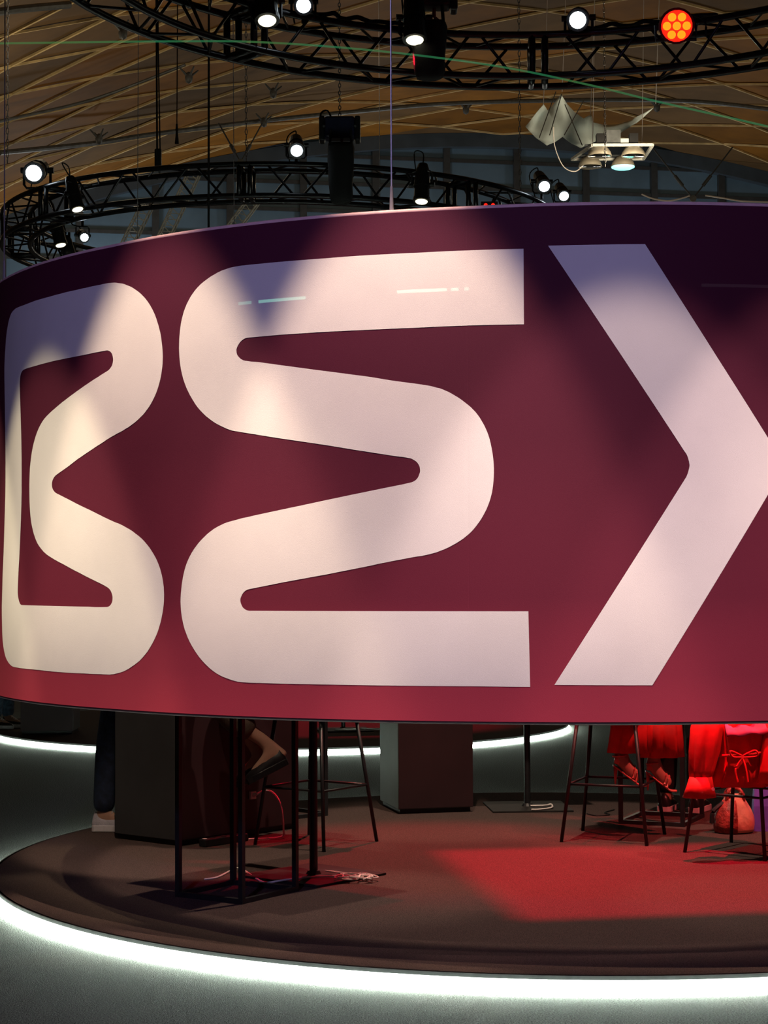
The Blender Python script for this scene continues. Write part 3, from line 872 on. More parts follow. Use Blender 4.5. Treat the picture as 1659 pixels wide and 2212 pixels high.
# unseen spotlights before the banner; blades added to block spill on the floor
for deg, en, rr, zz, tilt, ang, col, lab in (
        (-74, 520, 4.80, 5.40, 1.86, 28.0, (1, .82, .50), 'shuttered spotlight aimed at the far left of the banner'),
        (-54, 560, 4.80, 5.40, 1.86, 27.0, (1, .82, .50), 'shuttered spotlight aimed at the letter B'),
        (-38, 900, 4.00, 5.25, 0.36, 40.5, (1, .72, .50), 'shuttered spotlight aimed between the letters B and S'),
        (-16.5, 880, 4.00, 5.25, 0.42, 41.0, (1, .70, .51), 'shuttered spotlight aimed at the letter S'),
        (0, 450, 5.20, 5.60, 2.26, 30.5, (1, .72, .62), 'shuttered spotlight aimed at the chevron'),
        (15, 450, 5.20, 5.60, 2.26, 31.0, (1, .68, .60), 'shuttered spotlight aimed right of the chevron'),
        (-52, 470, 5.90, 5.40, 3.74, 20.5, (1, .82, .58), 'low fill spotlight added to brighten the foot of the letter B'),  # the low lamps are added fill for the feet of the letters
        (-29, 420, 5.90, 5.40, 3.74, 20.5, (1, .78, .56), 'low fill spotlight added to brighten the left foot of the letter S'),
        (-7, 460, 5.90, 5.40, 3.74, 20.5, (1, .76, .62), 'low fill spotlight added to brighten the right foot of the letter S'),
        (15, 500, 5.90, 5.40, 3.74, 20.5, (1, .72, .60), 'low fill spotlight added to brighten the foot of the chevron')):
    p = on_ring(deg, rr, zz)
    t = thing('shuttered_spotlight', lab, 'spotlight', p, math.radians(deg), 'shuttered spotlights in front of the banner')
    # local +y points to the middle of the ring
    MB().cone((0, 0, .05), (0, -.04, .36), .085, .07, 16).build('housing', M['plastic'], t)
    lim = .30 * (rr - RB) / (zz - 1.0)
    MB().box((0, lim - .30, -.30), (1.0, .60, .004)).build('added_shutter_blade', M['plastic'], t)
    for sg in (-1, 1):
        MB().cone((sg * .08, -.02, .06), (sg * .30, lim - .3, -.30), .006, .006, 6).build('blade_arm', M['plastic'], t)
    MB().cone((0, -.04, .36), (0, -.04, 3.0), .012, .012, 8).build('hanger', M['truss'], t)
    lo = lamp('banner_spot_light', 'SPOT', (0, 0, 0), en, col, 0.02, (0, tilt, -zz), ang, 1.0 if ang == 20.5 else 0.30)
    lo.parent = t

# chain hoists and their chain bags


def hoist(loc, label, blab, k=1.0, bagz=(-.20, -.62), cas='blue_black', top=2.0, shift=0.0):
    t = thing('chain_hoist', label, 'hoist', loc, 0, 'chain hoists on the trusses')
    bevel(MB().box((0, 0, 0), (.26 * k, .17 * k, .19 * k)).build('motor_casing', M[cas], t), .02)
    for s in (-1, 1):
        bevel(MB().box((s * .155 * k, 0, -.01), (.05 * k, .15 * k, .22 * k)).build('end_cover', M['plastic'], t), .015)
        MB().cone((s * .135 * k, -.09 * k, .0), (s * .135 * k, -.095 * k, .0), .012, .012, 10).build('bolt', M['steel'], t)
    MB().sweep(smooth_path([(-.17 * k, 0, .0), (-.165 * k, 0, .13 * k), (-.11 * k, 0, .16 * k), (-.07 * k, 0, .09 * k)], 5), .010, 6).build('handle', M['plastic'], t)
    m = MB()
    z = .09 * k
    q = 0
    while z < top:
        w = .012
        pts = [(w * math.cos(a) * (1 if q % 2 else 0), w * math.cos(a) * (0 if q % 2 else 1), z + .022 * math.sin(a)) for a in [2 * PI * i / 8 for i in range(8)]]
        m.sweep(pts, .0042, 5, True)
        z += .034
        q += 1
    ch = m.build('chain', M['chain'], t)
    ch['kind'] = 'stuff'
    MB().sweep(smooth_path([(.02, 0, -.09 * k), (.02, 0, -.15 * k), (.05, 0, -.19 * k), (0, 0, -.22 * k), (-.04, 0, -.18 * k)], 5), .013, 8).build('hook', M['red_hook'], t)
    b = thing('chain_bag', blab, 'bag', (loc[0] + shift, loc[1] - .10, loc[2]), 0, 'black chain bags')
    z0, z1 = bagz
    secs = []
    for f_, wx, wy in ((0, .115, .075), (.08, .122, .08), (.3, .118, .082), (.6, .110, .085), (.85, .104, .085), (.96, .09, .07), (1, .05, .04)):
        z = z0 + (z1 - z0) * f_
        secs.append([((wx + .006 * math.sin(5 * a + 9 * f_)) * math.copysign(abs(math.cos(a)) ** .6, math.cos(a)),
                      wy * math.copysign(abs(math.sin(a)) ** .6, math.sin(a)), z) for a in [2 * PI * i / 20 for i in range(20)]])
    MB().rings(secs).build('sack', M['bag'], b, True)
    for s in (-1, 1):
        MB().sweep([(s * .10, 0, z0 - .02), (s * .09, 0, z0 + .12)], .012, 6).build('strap', M['bag'], b)
    return t


hoist((-0.39, 16.86, 5.72), 'navy chain hoist above the lower truss', 'black chain bag hanging through the lower truss under the navy hoist', 1.05, (-.16, -.72), shift=.01)
hoist((0.345, 12.72, 5.64), 'black chain hoist cut off by the top picture edge', 'black chain bag hanging on the upper truss beside a yellow-lensed lamp', 1.0, (-.22, -.62), 'plastic', shift=-.02)

# ropes, chains and cables hanging from the roof


def hang(name, label, cat, x, y, z0, z1, r, m, group='ropes and wires hanging from the roof', ends=None):
    t = thing(name, label, cat, (x, y, z0), 0, group)
    MB().sweep([(0, 0, 0), (random.uniform(-.01, .01), 0, (z1 - z0) * .5), (0, 0, z1 - z0)], r, 6).build('line', m, t)
    return t


t = hang('rigging_rope', 'doubled black rope with a hook block hanging above the lower truss at the left', 'rope', -2.28, 18.6, 5.95, 9.5, .010, M['rope'])
MB().sweep([(.03, 0, 0), (.012, 0, 1.0), (.0, 0, 2.5)], .007, 6).build('second_line', M['rope'], t)
bevel(MB().box((.01, 0, -.10), (.07, .05, .20)).build('hook_block', M['plastic'], t), .015)
MB().sweep(smooth_path([(.01, 0, -.2), (.03, 0, -.27), (0, 0, -.31), (-.025, 0, -.27)], 5), .010, 6).build('hook', M['steel'], t)
t = hang('rigging_rope', 'thin brown rope ending in a small black plug, left of the tall dark rope', 'rope', -2.08, 18.6, 6.10, 9.5, .006, M['brown_rope'])
MB().cone((0, 0, -.10), (0, 0, .03), .022, .010, 8).cone((0, 0, .03), (0, 0, .10), .014, .010, 8).build('plug', M['plastic'], t)
hang('rigging_rope', 'straight dark rope running down to the banner top, left of the middle', 'rope', -1.42, 15.0, 4.0, 9.0, .009, M['rope'])
hang('suspension_wire', 'fine grey wire hanging left of the doubled black rope', 'wire', -2.0, 15.0, 4.0, 9.0, .003, M['wire'])
hang('suspension_wire', 'fine pale wire hanging in front of the lower truss, left of the navy hoist', 'wire', -1.21, 15.0, 4.2, 9.0, .003, M['wire'])
hang('suspension_wire', 'fine grey wire hanging between the white banner wire and the navy hoist', 'wire', -0.03, 22.0, 5.5, 12.0, .004, M['wire'])
for x, y, z0, z1, lab in ((-5.1, 25.0, 7.3, 14.0, 'grey chain hanging at the far left in front of the timber vault'),
                          (-2.0, 27.0, 7.6, 14.0, 'grey chain hanging above the lower truss, right of the tall dark rope'),
                          (2.02, 27.0, 7.3, 14.0, 'grey chain hanging in front of the white sail'),
                          (4.0, 33.0, 9.0, 14.0, 'grey chain hanging right of the sail')):
    t = thing('hanging_chain', lab, 'chain', (x, y, z0), 0, 'chains hanging from the roof')
    m = MB()
    z, q = 0, 0
    while z < z1 - z0:
        pts = [(.018 * math.cos(a) * (q % 2), .018 * math.cos(a) * (1 - q % 2), z + .05 * math.sin(a)) for a in [2 * PI * i / 6 for i in range(6)]]
        m.sweep(pts, .0065, 4, True)
        z += .08
        q += 1
    m.build('links', M['chain'], t)['kind'] = 'stuff'
# cables lying along the upper truss chord
for k, (a0, a1, r) in enumerate(((150, 172, 2.68), (196, 214, 2.66), (118, 140, 2.66))):
    pts = []
    for i in range(15):
        a = a0 + (a1 - a0) * i / 14
        b = on_ring(a, r + .03 * math.sin(i * 1.7), TZ1 + .035 + .02 * abs(math.sin(i * 1.1)), (0, 0))
        pts.append(b)
    o = thing('truss_cable', ('black cable lying along the top of the upper truss, middle left', 'black cable lying along the top of the upper truss at the top left',
                              'black cable lying along the top of the upper truss at the right')[k], 'cable', (C1[0], C1[1], 0), 0, 'cables on the upper truss')
    MB().sweep(smooth_path(pts, 3), .016, 6).build('sheath', M['rope'], o)

# laser line in the haze
lp = [(-2.55, 11.2, 4.87), (-1.3, 11.2, 4.88), (-.72, 11.3, 4.90), (0.0, 11.4, 4.87), (.73, 11.5, 4.80), (1.3, 11.4, 4.65), (1.7, 11.3, 4.52), (2.35, 11.0, 4.28), (2.7, 10.9, 4.15)]
o = MB().sweep(smooth_path(lp, 6), .0065, 8).build('laser_beam', M['laser'])
tag(o, 'thin green laser line bending across the dark trusses', 'laser beam')

# ------------------------------------------------------------------ roof steel: tie rods, star nodes, sail, luminaire, masts
RODS = [([(-15.67, 46.28), (-13.28, 48.58), (-11.65, 49.44), (-8.66, 50.64), (-5.78, 51.14), (-2.9, 50.98), (2.25, 49.97), (5.21, 49.37), (9, 48.6)],
         'long grey steel tube running across under the whole vault', .06),
        ([(-17.5, 42.5), (-15.62, 43.34), (-13.44, 44.14), (-11.33, 43.28)], 'thin grey tie rod rising to a star node at the left of the vault', .035),
        ([(-17, 34.5), (-15.5, 35.59), (-14.97, 35.95), (-14.17, 36.53)], 'dark steel tube in the top left corner of the vault', .07)]
for pts, lab, r in RODS:
    q = [vault(s, t, .5) for s, t in pts]
    o = MB().sweep(smooth_path(q, 4), r, 8).build('steel_tube', M['steel'])
    tag(o, lab, 'steel tube', 'steel tubes under the vault')
STARS = [(-13.18, 47.82, 'lowest star node at the left'), (-11.2, 44.1, 'star node behind the upper truss at the left'),
         (-8.75, 47.34, 'star node between the two trusses, left of the white wire'), (-8.59, 50.41, 'star node on the long tube, left of the navy hoist'),
         (-2.8, 51.33, 'star node on the long tube, left of the white sail'), (2.36, 50.3, 'star node on the long tube, right of the white sail'),
         (-13.03, 39.09, 'star node behind the truss in the top left corner')]
for s, t_, lab in STARS:
    c = vault(s, t_, .60)
    t = thing('star_node', 'grey steel ' + lab, 'steel bracket', c, 0, 'steel star nodes under the vault')
    MB().lathe([(.0, -.14), (.07, -.10), (.09, 0), (.07, .10), (.0, .14)], 12).build('hub', M['steel'], t, True)
    for k in range(4):
        a = k * PI / 2 + .6
        e = Vector((math.cos(a) * .24, math.sin(a) * .24, .20))
        MB().cone((0, 0, 0), e, .035, .016, 8).build('arm', M['steel'], t)

# V-shaped rod hangers
for x, y, z, w, h, lab in ((-3.55, 46.0, 12.0, .55, 1.0, 'V-shaped pair of dark rods meeting under the vault, left of the navy hoist'),
                           (8.1, 48.0, 11.45, 1.05, 1.35, 'V-shaped pair of dark rods meeting in front of the gable wall at the right')):
    t = thing('rod_hanger', lab, 'rods', (x, y, z), 0, 'V-shaped rod hangers')
    for sg in (-1, 1):
        MB().cone((0, 0, 0), (sg * w, 0, h), .02, .02, 6).build('rod', M['mullion'], t)
        MB().cone((sg * w * .25, 0, h * .25), (sg * w * .45, 0, h * .45), .045, .045, 8).build('turnbuckle', M['mullion'], t)
    MB().cone((0, -.03, 0), (0, .03, 0), .09, .09, 10).build('joint', M['steel'], t)

# white sail
SY = 36.0
sail_pts = [(2.82, 10.47, .3), (2.98, 10.66, .3), (3.17, 10.88, .1), (3.24, 10.77, .15), (3.30, 10.80, .1), (3.48, 10.98, -.5), (3.62, 10.83, -.2), (3.78, 10.70, 0), (3.96, 10.59, .1),
            (4.13, 10.73, .4), (4.14, 10.53, .2), (4.35, 10.47, .1), (4.60, 10.46, 0), (4.85, 10.51, -.2), (5.26, 10.68, -.7),
            (4.95, 10.43, -.4), (4.65, 10.27, -.1), (4.30, 10.20, 0), (4.08, 10.10, .1), (3.90, 10.02, .2), (3.72, 10.08, 0), (3.52, 10.19, -.2), (3.38, 10.10, -.1), (3.22, 10.05, .0), (3.02, 10.22, .15)]
sail = thing('sail', 'white pointed sail cloth hanging under the timber vault', 'sail', (3.9, SY, 10.4))
bm = bmesh.new()
vv = [bm.verts.new((x - 3.9, dy * .6, z - 10.4)) for x, z, dy in sail_pts]
ee = [bm.edges.new((vv[i], vv[(i + 1) % len(vv)])) for i in range(len(vv))]
bmesh.ops.triangle_fill(bm, use_beauty=True, use_dissolve=False, edges=ee, normal=(0, -1, 0))
bmesh.ops.subdivide_edges(bm, edges=bm.edges[:], cuts=2, use_grid_fill=True)
for v in bm.verts:
    if not v.is_boundary:
        v.co.y += .10 * math.sin(v.co.x * 6 + 1) + .08 * math.cos(v.co.x * 3 + v.co.z * 7)
me = bpy.data.meshes.new('cloth')
bm.to_mesh(me)
bm.free()
me.materials.append(M['sail'])
for pl in me.polygons:
    pl.use_smooth = True
o = link('cloth', me, sail)
md = o.modifiers.new('thickness', 'SOLIDIFY')
md.thickness = .012
for x, z, dy in (sail_pts[2], sail_pts[5], sail_pts[9], sail_pts[14]):
    MB().cone((x - 3.9, dy, z - 10.4), (x - 3.9 + .15, dy, 14.2 - 10.4), .008, .008, 5).build('stay', M['wire'], sail)
for x0, z0, x1, z1 in ((3.35, 10.95, 3.02, 10.05), (3.46, 10.9, 3.22, 10.1), (3.9, 10.8, 3.5, 10.1), (3.52, 10.7, 3.85, 9.9)):
    MB().cone((x0 - 3.9, -.62, z0 - 10.4), (x1 - 3.9, -.62, z1 - 10.4), .010, .010, 5).build('rope', M['rope'], sail)

# hall luminaire with four dishes
L = (4.55, 35.4, 9.77)
t = thing('hall_luminaire', 'square ceiling light with four dishes, one glowing turquoise, beside the sail', 'ceiling light', L)
q = [(-.57, -.6, 0), (.57, -.6, 0), (.56, .6, 0), (-.84, .6, 0)]
for i in range(4):
    MB().cone(q[i], q[(i + 1) % 4], .035, .035, 4).build('frame_bar', M['white'], t)
for yy in (-.45, .45):
    MB().box((-.10, yy, .03), (1.2, .10, .03)).build('crossbar', M['mullion'], t)
for x, w in ((-.41, .15), (.22, .16)):
    MB().box((x, -.48, .14), (w, .2, .18)).build('gear_box', M['plastic'], t)
MB().box((-.17, -.48, .17), (.27, .24, .24)).build('ballast_box', M['steel'], t)
MB().box((.03, -.48, .09), (.18, .2, .08)).build('terminal_box', M['white'], t)
for x, y, lit in ((-.42, -.45, 0), (.22, -.45, 0), (-.50, .45, 0), (.14, .45, 1)):
    z = -.04
    d = MB().lathe([(.07, .07), (.14, .04), (.21, -.06), (.235, -.14), (.222, -.14), (.19, -.06), (.06, .03), (.0, .03)], 24, (x, y, z)).build('dish', M['reflector'], t, True)
    MB().lathe([(.0, .025), (.06, .025), (.186, -.062), (.216, -.138)], 24, (x, y, z)).build('inner_reflector', M['mirror'], d, True)
    if lit:
        MB().lathe([(.225, -.13), (.225, -.155), (.17, -.18), (.0, -.185)], 24, (x, y, z)).build('glowing_lens', M['dish_lit'], d, True)
    else:
        MB().lathe([(.0, -.11), (.035, -.10), (.04, -.03), (.02, .02), (.0, .02)], 12, (x, y, z)).build('bulb', M['white'], d, True)
MB().sweep(smooth_path([(-.60, .4, -.10), (-.80, .3, -.30), (-1.05, .2, -.22), (-1.22, .1, .15), (-1.25, 0, .5)], 6), .010, 6).build('cable', M['cable_white'], t)
for sx_ in (-.5, .45):
    MB().cone((sx_, 0, .03), (sx_ + .1, 0, 4.6), .006, .006, 5).build('hanger', M['wire'], t)

# pale lattice masts leaning behind the lower truss
for (x0, y0, z0), (x1, y1, z1), lab in (((-6.75, 46, 9.2), (-5.85, 46, 11.0), 'pale lattice mast leaning behind the lower truss, leftmost of three'),
                                       ((-5.9, 46, 9.2), (-4.7, 46, 11.75), 'pale lattice mast leaning behind the lower truss, middle one of three'),
                                       ((-4.6, 46, 9.2), (-3.1, 46, 11.2), 'pale lattice mast leaning behind the lower truss, rightmost of three')):
    t = thing('lattice_mast', lab, 'mast', (x0, y0, z0), 0, 'pale leaning lattice masts')
    d = Vector((x1 - x0, y1 - y0, z1 - z0))
    Lm = d.length
    d.normalize()
    a = d.cross(Vector((0, 1, 0))).normalized() * .14
    b = Vector((0, .14, 0))
    cs = [a + b, -a + b, -a - b, a - b]
    for c in cs:
        MB().cone(c, c + d * Lm, .02, .02, 5).build('chord', M['pale_steel'], t)
    k = int(Lm / .16)
    for i in range(k):
        m = MB()
        for j in range(4):
            p0 = cs[j] + d * (Lm * i / k)
            p1 = cs[(j + 1) % 4] + d * (Lm * (i + .7) / k)
            m.cone(p0, p1, .013, .013, 4)
        m.build('lacing', M['pale_steel'], t)

# festoon cables on the gable wall
for pts, lab in (([(6.9, 49, 11.78), (7.2, 49, 11.66), (7.6, 49, 11.60), (7.95, 49, 11.66), (8.2, 49, 11.74)], 'sagging white cable low in front of the gable wall, left of the V-shaped rods'),
                 ([(8.6, 49, 11.74), (9.1, 49, 11.66), (9.6, 49, 11.58), (10.4, 49, 11.55)], 'sagging white cable in front of the gable wall at the right edge')):
    tag(MB().sweep(smooth_path(pts, 6), .02, 6).build('festoon_cable', M['cable_white']), lab, 'cable', 'white cables before the gable wall')

# ------------------------------------------------------------------ furniture on the stage


def plinth(corner, size, rz, h, label, m1, group='plinths on the stages', z=ZS):
    """corner: the corner that rz turns about"""
    t = thing('plinth', label, 'plinth', (corner[0], corner[1], z), rz, group)
    sx, sy = size
    MB().box((sx / 2, sy / 2, .015), (sx - .03, sy - .03, .03)).build('recessed_base', M['plastic'], t)
    bevel(MB().box((sx / 2, sy / 2, .03 + (h - .03) / 2), (sx, sy, h - .03)).build('body', m1, t), .004)
    bevel(MB().box((sx / 2, sy / 2, h + .012), (sx + .01, sy + .01, .024)).build('top_slab', M['plastic'], t), .004)
    bevel(MB().box((sx / 2, -.006, .035 + (h - .05) / 2), (sx - .004, .012, h - .05)).build('front_panel', M['burgundy'], t), .002)
    return t


# counter: front corner (-1.176,10.64), long side runs to (-.546,11.402)
plinth((-1.176, 10.64), (.989, .547), math.atan2(.762, .63), 1.12, 'charcoal counter block left of the black frame pedestal, beside a leg in jeans', M['plinth'])
plinth((.083, 12.046), (.503, .526), math.atan2(.113, .49), 1.12, 'square block with a grey left side, in the middle behind the red floor', M['plinth_grey'])


def frame_pedestal(c, rz, label, sx=.40, sy=.40, h=.90):
    t = thing('frame_pedestal', label, 'pedestal', (c[0], c[1], ZS), rz, 'black wire-frame pedestals')
    w = .024
    for x in (-1, 1):
        for y in (-1, 1):
            MB().box((x * sx / 2, y * sy / 2, h / 2), (w, w, h)).build('post', M['black'], t)
    for z in (w / 2, h - w / 2):
        for y in (-1, 1):
            MB().box((0, y * sy / 2, z), (sx - w, w, w)).build('rail', M['black'], t)
        for x in (-1, 1):
            MB().box((x * sx / 2, 0, z), (w, sy - w, w)).build('rail', M['black'], t)
    bevel(MB().box((0, 0, h + .02), (sx + .02, sy + .02, .04)).build('top', M['plate'], t), .005)
    return t


frame_pedestal((-.720, 9.050), math.radians(-33.5), 'black wire-frame pedestal standing in front, left of the table with cables', .385, .425)
frame_pedestal((-.668, 12.015), math.radians(-50), 'black wire-frame pedestal far back, left of the square grey-sided block')
frame_pedestal((1.735, 11.68), math.radians(-24), 'black wire-frame pedestal at the right, behind the red-lit stools', .392, .47)


def post_table(c, rz, label, z=ZS, plate=.53, h=1.04):
    t = thing('post_table', label, 'table', (c[0], c[1], z), rz, 'high tables on a square base plate')
    bevel(MB().box((0, 0, .006), (plate, plate, .012)).build('base_plate', M['plate'], t), .003)
    MB().cone((0, 0, .012), (0, 0, h), .021, .021, 14).build('post', M['black'], t, False)
    MB().cone((0, 0, .012), (0, 0, .03), .04, .03, 14).build('collar', M['black'], t)
    bevel(MB().box((0, 0, h + .0125), (.68, .68, .025)).build('table_top', M['plate'], t), .004)
    return t


post_table((-.370, 9.575), math.radians(-41), 'high black table whose square base plate holds a tangle of pink-lit cables')
post_table((.944, 12.365), math.radians(4), 'high black table behind, right of the square grey-sided block')
post_table((-.42, 18.7), math.radians(10), 'small high table on the far stage, with white cables at its foot')


def bar_stool(c, rz, label, half=.25):
    t = thing('bar_stool', label, 'stool', (c[0], c[1], ZS), rz, 'black bar stools with thin splayed legs')
    top, hz = .165, .735
    for x in (-1, 1):
        for y in (-1, 1):
            MB().cone((x * half, y * half, 0), (x * top, y * top, hz), .0105, .0115, 10).build('leg', M['black'], t, True)
    k = half + (top - half) * (.33 / hz)
    for a, b in (((-k, -k), (k, -k)), ((k, -k), (k, k)), ((k, k), (-k, k)), ((-k, k), (-k, -k))):
        MB().cone((*a, .33), (*b, .33), .007, .007, 8).build('footrest_bar', M['black'], t, True)
    s = MB().box((0, 0, hz + .02), (.40, .40, .045)).build('seat', M['bag'], t)
    bevel(s, .018, 3)
    b = MB().box((0, .19, hz + .13), (.38, .025, .17)).build('low_backrest', M['bag'], t)
    bevel(b, .012, 3)
    return t


bar_stool((-.400, 10.760), math.radians(-36), 'bar stool with thin splayed legs behind the cable-strewn table')
bar_stool((1.337, 10.906), math.radians(-20.3), 'bar stool under the woman in pink heels, its near leg on the red floor')
bar_stool((2.012, 10.355), math.radians(-41), 'bar stool at the right edge, hung with red garments')

# unseen framing spotlight over the stage: four blades added to cut the beam square
FP = Vector((1.55, 9.55, 5.15))
t = thing('framing_spotlight', 'unseen red spotlight with added square shutter blades hanging over the stage', 'spotlight', FP)
MB().cone((0, 0, .03), (0, 0, .36), .08, .07, 16).build('housing', M['plastic'], t)
rzf = math.atan2(.113, .72)
hx, hy = .062, .060
kx = Matrix.Rotation(rzf, 3, 'Z')
for dx, dy, sx, sy in ((-1, 0, .2, .5), (1, 0, .2, .5), (0, -1, .5, .2), (0, 1, .5, .2)):
    cpt = kx @ Vector((dx * (hx + .1), dy * (hy + .1), -.28 - .004 * abs(dy)))
    MB().box(cpt, (sx, sy, .003), rzf).build('added_shutter_blade', M['plastic'], t)
for sg in (-1, 1):
    MB().cone((sg * .07, 0, .03), (sg * .16, 0, -.28), .006, .006, 6).build('blade_arm', M['plastic'], t)
MB().cone((0, 0, .36), (0, 0, 2.5), .012, .012, 8).build('hanger', M['truss'], t)
fl_ = lamp('framing_spotlight_light', 'SPOT', (0, 0, 0), 3300, (1, .002, .035), .006, (0, 0, -1), 70, .1)
fl_.parent = t

# ------------------------------------------------------------------ cables, power strip, plug


def cable(pts, r, m, label, group='cables on the stage floor', n=6):
    o = MB().sweep(smooth_path(pts, n), r, 6).build('floor_cable', m)
    return tag(o, label, 'cable', group)


z = ZS + .005
cable([(-.92, 9.46, z), (-.86, 9.52, z), (-.81, 9.72, z), (-.76, 9.74, z + .01), (-.66, 9.48, z), (-.60, 9.35, z), (-.50, 9.36, z + .012), (-.40, 9.42, z + .014), (-.30, 9.44, z + .014), (-.24, 9.46, z + .014)], .005, M['cable_white'],
      'white cable winding across the carpet through the front frame pedestal')
for q, lab in ((0, 'pinkish cable loop lying in a tangle on the square base plate'), (1, 'second pinkish cable loop tangled beside the base plate corner')):
    pts = []
    for i in range(16):
        a = i * .9 + q
        pts.append((-.16 + .075 * math.cos(a) + .03 * math.sin(2.3 * i) + .02 * q, 9.40 + .07 * math.sin(a * 1.3 + q), ZS + .02 + .006 * (i % 3)))
    cable([(-.31, 9.56, ZS + .03)] + pts, .0042, M['cable_white'], lab)
cable([(-.72, 11.14, ZS + .26), (-.67, 11.05, ZS + .26), (-.62, 10.98, ZS + .20), (-.60, 10.95, ZS + .06), (-.62, 10.98, z), (-.8, 10.9, z)], .006, M['cable_white'], 'white cable arching from the counter block down to the floor')
cable([(.96, 12.30, ZS + .02), (1.06, 12.30, ZS + .022), (1.10, 12.36, ZS + .022), (1.09, 12.2, ZS + .02), (1.0, 12.12, ZS + .018), (.95, 12.10, ZS + .02)], .006, M['cable_white'], 'short orange-lit cable on the base plate right of the grey-sided block')
cable([(1.5, 12.2, z), (1.42, 12.05, z), (1.44, 11.95, z), (1.35, 11.9, z), (1.30, 12.0, z)], .004, M['rope'], 'thin dark cable on the carpet left of the rear frame pedestal')
for q in range(2):
    cable([(-.5 + .06 * q, 18.55, ZS + .02), (-.35, 18.45 + .1 * q, ZS + .03), (-.2, 18.6, ZS + .02), (-.05, 18.5 + .1 * q, ZS + .02), (.02, 18.55, ZS + .02)], .009, M['cable_white'],
          ('white cable at the foot of the far table', 'second white cable at the foot of the far table')[q], 'cables on the far stage')
t = thing('power_strip', 'black power strip on the floor at the foot of the counter block', 'power strip', (-.98, 10.72, ZS), math.radians(48))
bevel(MB().box((.05, -.02, .022), (.34, .055, .044)).build('case', M['plastic'], t), .006)
for k in range(3):
    MB().cone((-.04 + .09 * k, -.02, .044), (-.04 + .09 * k, -.02, .047), .018, .018, 12).build('socket', M['shoe_black'], t)
MB().box((-.10, -.02, .0455), (.02, .02, .005)).build('switch', M['cable_white'], t)
t = thing('plug', 'small white plug stuck in the dark side of the counter block', 'plug', (-.80, 11.085, ZS + .24), math.radians(50))
MB().box((0, -.012, 0), (.045, .02, .045)).cone((0, -.02, 0), (0, -.05, .01), .014, .008, 8).build('plug_body', M['cable_white'], t)
MB().cone((0, -.05, .01), (.03, -.07, .03), .006, .005, 6).build('cord', M['cable_white'], t)

# ------------------------------------------------------------------ bags
t = thing('handbag', 'slouchy red and peach leather handbag on the floor under the right stools', 'handbag', (2.085, 11.12, ZS))
secs = []
for f_, w, d in ((0, .10, .075), (.04, .115, .09), (.2, .122, .10), (.42, .118, .095), (.65, .092, .075), (.84, .062, .05), (.96, .05, .035), (1.0, .04, .025)):
    sec = []
    for i in range(28):
        a = 2 * PI * i / 28
        p = 1 + (.035 + .06 * f_) * math.sin(7 * a + 2 * f_) * (f_ > .1)
        sec.append((w * p * math.cos(a), d * p * math.sin(a), .235 * f_))
    secs.append(sec)
subsurf(MB().rings(secs).build('body', M['bag_peach'], t), 1)
secs = []
for f_, w, d in ((.02, .118, .094), (.2, .126, .105), (.42, .122, .100), (.65, .096, .080), (.84, .066, .054)):
    sec = []
    for i in range(12):
        a = PI * .98 + PI * .52 * i / 11
        sec.append((w * 1.02 * math.cos(a), d * 1.04 * math.sin(a), .235 * f_))
    secs.append(sec + [(x * .93, y * .93, zz) for x, y, zz in reversed(sec)])
MB().rings(secs).build('red_side', M['bag_red'], t, True)
for yy in (-.03, .03):
    MB().sweep(smooth_path([(-.05, yy, .19), (-.045, yy, .235), (-.02, yy * .6, .262), (.02, yy * .6, .262), (.045, yy, .235), (.05, yy, .19)], 5), .011, 8).build('handle', M['bag_red'], t, True)
for x in (-.03, .03):
    MB().lathe([(.0, -.012), (.012, 0), (.0, .012)], 10, (x, -.035, .235)).build('clasp', M['gold'], t, True)
MB().sweep(smooth_path([(-.07, -.02, .18), (-.13, -.03, .13), (-.14, -.03, .06)], 5), .014, 6).build('strap', M['plastic'], t)
t = thing('paper_bag', 'violet shopping bag on the floor at the right picture edge', 'bag', (2.335, 11.22, ZS), math.radians(-6))
b = MB()
b.rings([[(-.12, -.07, 0), (.12, -.07, 0), (.12, .07, 0), (-.12, .07, 0)], [(-.118, -.065, .15), (.118, -.065, .15), (.118, .065, .15), (-.118, .065, .15)],
         [(-.105, -.03, .33), (.105, -.03, .33), (.105, .03, .33), (-.105, .03, .33)]], (True, False))
b.build('body', M['violet'], t)
for yy in (-.03, .03):
    MB().sweep(smooth_path([(-.04, yy, .32), (-.035, yy, .38), (.035, yy, .38), (.04, yy, .32)], 5), .004, 6).build('handle', M['violet'], t)

# ------------------------------------------------------------------ red garments hung over the right stool


def pleated(secs, folds, amp, n=40, ph=0.0, name='cloth', m=None, parent=None, caps=(False, False)):
    """secs: (x, y, z, rx, ry); folds deepen towards the hem"""
    rows = []
    N = len(secs)
    for i, (x, y, z_, rx, ry) in enumerate(secs):
        g = amp * (.35 + .65 * i / (N - 1))
        row = []
        for k in range(n):
            a = 2 * PI * k / n
            w = 1 + g * math.sin(folds * a + ph + .5 * i) + .4 * g * math.sin((folds * 2 + 1) * a + 2 * ph)
            row.append((x + rx * w * math.cos(a), y + ry * w * math.sin(a), z_))
        rows.append(row)
    o = MB().rings(rows, caps).build(name, m, parent, True)
    md = o.modifiers.new('thickness', 'SOLIDIFY')
    md.thickness = .004
    return o


